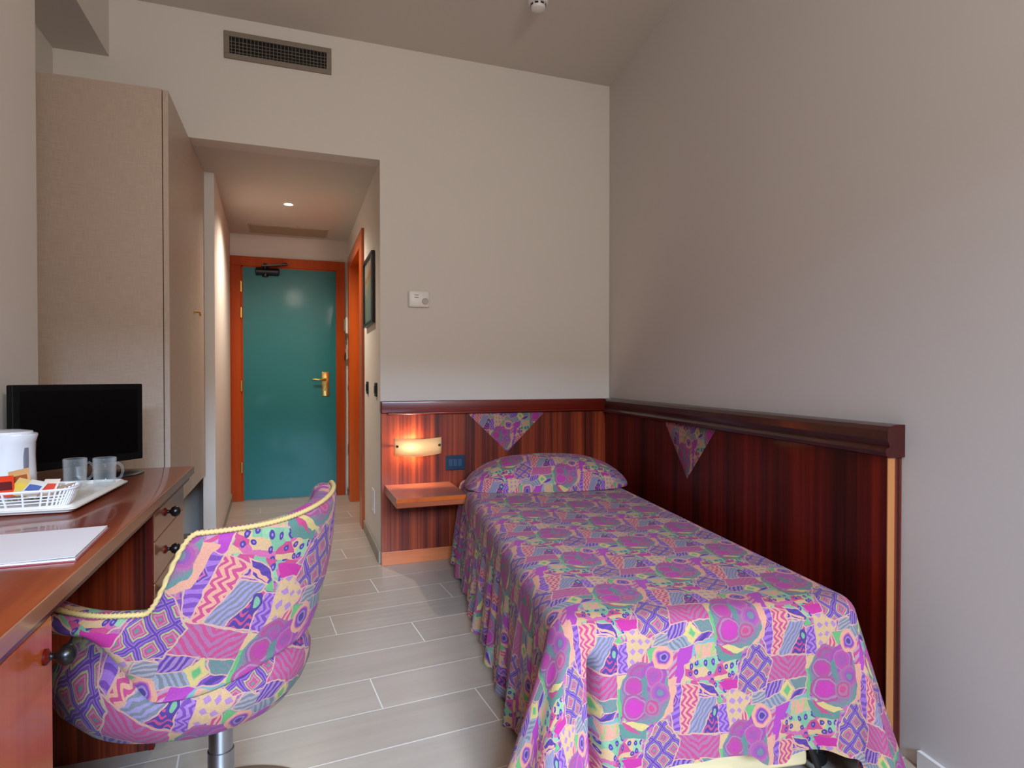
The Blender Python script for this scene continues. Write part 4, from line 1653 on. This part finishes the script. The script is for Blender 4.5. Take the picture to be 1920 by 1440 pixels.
def drape(p, dd):
    """outward displacement and tangential shift at drop fraction dd (0..1)"""
    px, py, ox, oy, kind, q = p
    tang = 0
    if kind == 'L':
        am = dd ** 1.1
        f = .013 * am * (math.sin(q * 34 + 1.5 * math.sin(q * 7)) + .6 * math.sin(q * 61 + 2 + dd) + .4 * math.sin(q * 97 + 1))
        out = .010 + .035 * dd + f
        # deeper folds near the head
        out += am * .022 * sstep(1.5, 2.0, q) * math.sin(q * 28)
        out += .10 * dd ** 1.2 * g(q, 0.0, .10) - .03 * am * g(q, .20, .05)
    elif kind == 'F':
        f = .006 * dd * math.sin(q * 15 + 1) + .004 * dd * math.sin(q * 37)
        out = .012 + .028 * dd + f
        out += -.070 * sstep(.02, .25, dd) * g(q, .078, .009) 
        out += .030 * dd * g(q, .12, .022)
        out += .035 * dd * sstep(BW - .20, BW - .07, q)
    elif kind == 'R':
        out = .008 + .03 * dd + .010 * dd * math.sin(q * 26) + .01 * dd * math.sin(q * 50)
        out += .07 * dd * g(q, 0, .10)
        out = min(out, .085)
    elif kind == 'CL':
        k = math.sin(PI * q)
        out = .012 + .028 * dd + (.10 * dd ** 1.15) * (1 - q) ** .5 + .06 * dd ** 1.3 * k + .018 * dd * math.sin(q * 14)
    else:
        k = math.sin(PI * q)
        out = .012 + .028 * dd + .035 * dd * (1 - q) + .10 * dd * (.8 * g(q, .20, .15) + g(q, .80, .24)) - .055 * sstep(.05, .3, dd) * g(q, .44, .06)
    return out


def hem(p):
    px, py, ox, oy, kind, q = p
    if kind == 'L': return .035 + .012 * math.sin(q * 9) + .01 * math.sin(q * 23)
    if kind == 'F':
        tab = [(0, .03), (.08, .05), (.18, .105), (.26, .134), (.33, .141), (.40, .152), (.48, .147), (.54, .115), (.595, .108), (.62, .124), (.70, .136), (.76, .122), (.82, .09), (.86, .06)]
        for (xa, za), (xb, zb) in zip(tab, tab[1:]):
            if xa <= q <= xb:
                return za + (zb - za) * sstep(xa, xb, q)
        return .06
    if kind == 'R': return .03 + .01 * math.sin(q * 11)
    if kind == 'CL': return .028
    return .06 - .04 * q


rings = []
tops = []
for p in path:
    px, py, ox, oy, kind, q = p
    hz = hem(p)
    ztop = BZ
    # uv outward direction
    if kind == 'L': uo = (-1, 0)
    elif kind == 'F': uo = (0, -1)
    elif kind == 'R': uo = (1, 0)
    else: uo = (ox, oy)
    # the rounded edge: quarter circle of radius RE, then the hang
    col_ = []
    for k in range(7):
        a = (PI / 2) * k / 6
        o_out = RE * math.sin(a) - RE
        zz = ztop - RE * (1 - math.cos(a))
        col_.append((o_out, zz, RE * a - RE, 0))
    Lh = ztop - RE - hz
    for k in range(1, ND + 1):
        dd = k / ND
        col_.append((drape(p, dd), ztop - RE - Lh * dd, RE * PI / 2 - RE + Lh * dd, 0))
    # blend rounding into drape start
    base_d = drape(p, 0)
    line = []
    for j, (o_out, zz, ul, _) in enumerate(col_):
        oo = o_out + (base_d * (j / 6) if j < 7 else 0)
        X = px + ox * oo
        Y = py + oy * oo
        if j >= 7:
            # small cloth irregularities
            nn = noise.noise(Vector((X * 7, Y * 7, zz * 3)))
            X += ox * nn * .006 * (j / ND)
            Y += oy * nn * .006 * (j / ND)
        line.append(nv((X, Y, max(.004, zz)), (px + uo[0] * ul, py + uo[1] * ul)))
    rings.append(line)
for a_, b_ in zip(rings, rings[1:]):
    for k in range(len(a_) - 1):
        bm.faces.new((a_[k], b_[k], b_[k + 1], a_[k + 1]))
# top: grid by connecting left side line to right side line at equal y (rounded foot corners handled by a fan strip)
Lr = [r_[0] for r_, p in zip(rings, path) if p[4] == 'L'][::-1]      # foot->head
Rr = [r_[0] for r_, p in zip(rings, path) if p[4] == 'R']
Fr = [r_[0] for r_, p in zip(rings, path) if p[4] == 'F']
CLr = [r_[0] for r_, p in zip(rings, path) if p[4] == 'CL']
CRr = [r_[0] for r_, p in zip(rings, path) if p[4] == 'CR']
NXT = len(Fr) - 1
grid = []
for i in range(len(Lr)):
    a_, b_ = Lr[i], Rr[i]
    row = [a_]
    for j in range(NXT + 1):
        tgt = Fr[j].co.x
        y = a_.co.y + (b_.co.y - a_.co.y) * (tgt - a_.co.x) / (b_.co.x - a_.co.x)
        e = min(tgt - a_.co.x, b_.co.x - tgt, y - Fr[0].co.y + .0)
        k = min(1, max(0, e / .05))
        z = BZ + (top_h(tgt, y) - BZ) * k
        row.append(nv((tgt, y, z), (tgt, y)))
    row.append(b_)
    grid.append(row)
for r0, r1 in zip(grid, grid[1:]):
    for j in range(len(r0) - 1):
        bm.faces.new((r0[j], r0[j + 1], r1[j + 1], r1[j]))
# foot strip between Fr and first grid row
r0 = grid[0]
for j in range(NXT):
    bm.faces.new((Fr[j], Fr[j + 1], r0[j + 2], r0[j + 1]))
fan = [r0[0]] + CLr + [Fr[0]]
for a_, b_ in zip(fan, fan[1:]): bm.faces.new((r0[1], a_, b_))
fan = [Fr[-1]] + CRr + [r0[-1]]
for a_, b_ in zip(fan, fan[1:]): bm.faces.new((r0[-2], a_, b_))
for f in bm.faces:
    for lp in f.loops: lp[lay].uv = uvd[lp.vert]
o = obj('spread_cloth', bm, M_fab, t, 80)

# pillow under the fabric, at the head
PW, PD, PH = .91, .50, .170
t = thing('pillow', 'plump pillow wrapped in the patchwork bedspread at the head of the bed', 'pillow', b0 + bxd * (BW / 2 + .022) + byd * 1.87 + Vector((0, 0, BZ)), ROTB)
bm = bmesh.new()
lay = bm.loops.layers.uv.new('UVMap')
n, mm = 90, 60
vv = {}
uvd = {}
for i in range(n + 1):
    for j in range(mm + 1):
        u, v = -1 + 2 * i / n, -1 + 2 * j / mm
        # superellipse outline, flatter right end
        pu = (1 - abs(u) ** 2.6)
        pu = max(0, pu) ** .62
        ax = u * PW / 2
        lat = PD / 2 * (pu ** .55 * .95 + .05)
        s = math.sin(v * PI / 2)
        y = s * lat
        c = max(0, math.cos(v * PI / 2))
        z = PH * pu * c ** (.72 if v < 0 else 1.1)
        if v < 0: y -= .012 * c * pu
        z += .004 * noise.noise(Vector((ax * 9, y * 9, 1))) * pu * c
        z += .006 * math.sin(ax * 40 + 2) * pu * c * (v < -.3) * (1 + v)
        p = (ax, y, z + .002)
        vv[i, j] = bm.verts.new(p)
        uvd[vv[i, j]] = (BW / 2 + ax, 1.87 + v * (PD / 2 + .06))
for i in range(n):
    for j in range(mm):
        bm.faces.new((vv[i, j], vv[i + 1, j], vv[i + 1, j + 1], vv[i, j + 1]))
for f in bm.faces:
    for lp in f.loops: lp[lay].uv = uvd[lp.vert]
obj('pillow_cover', bm, M_fab, t, 80)
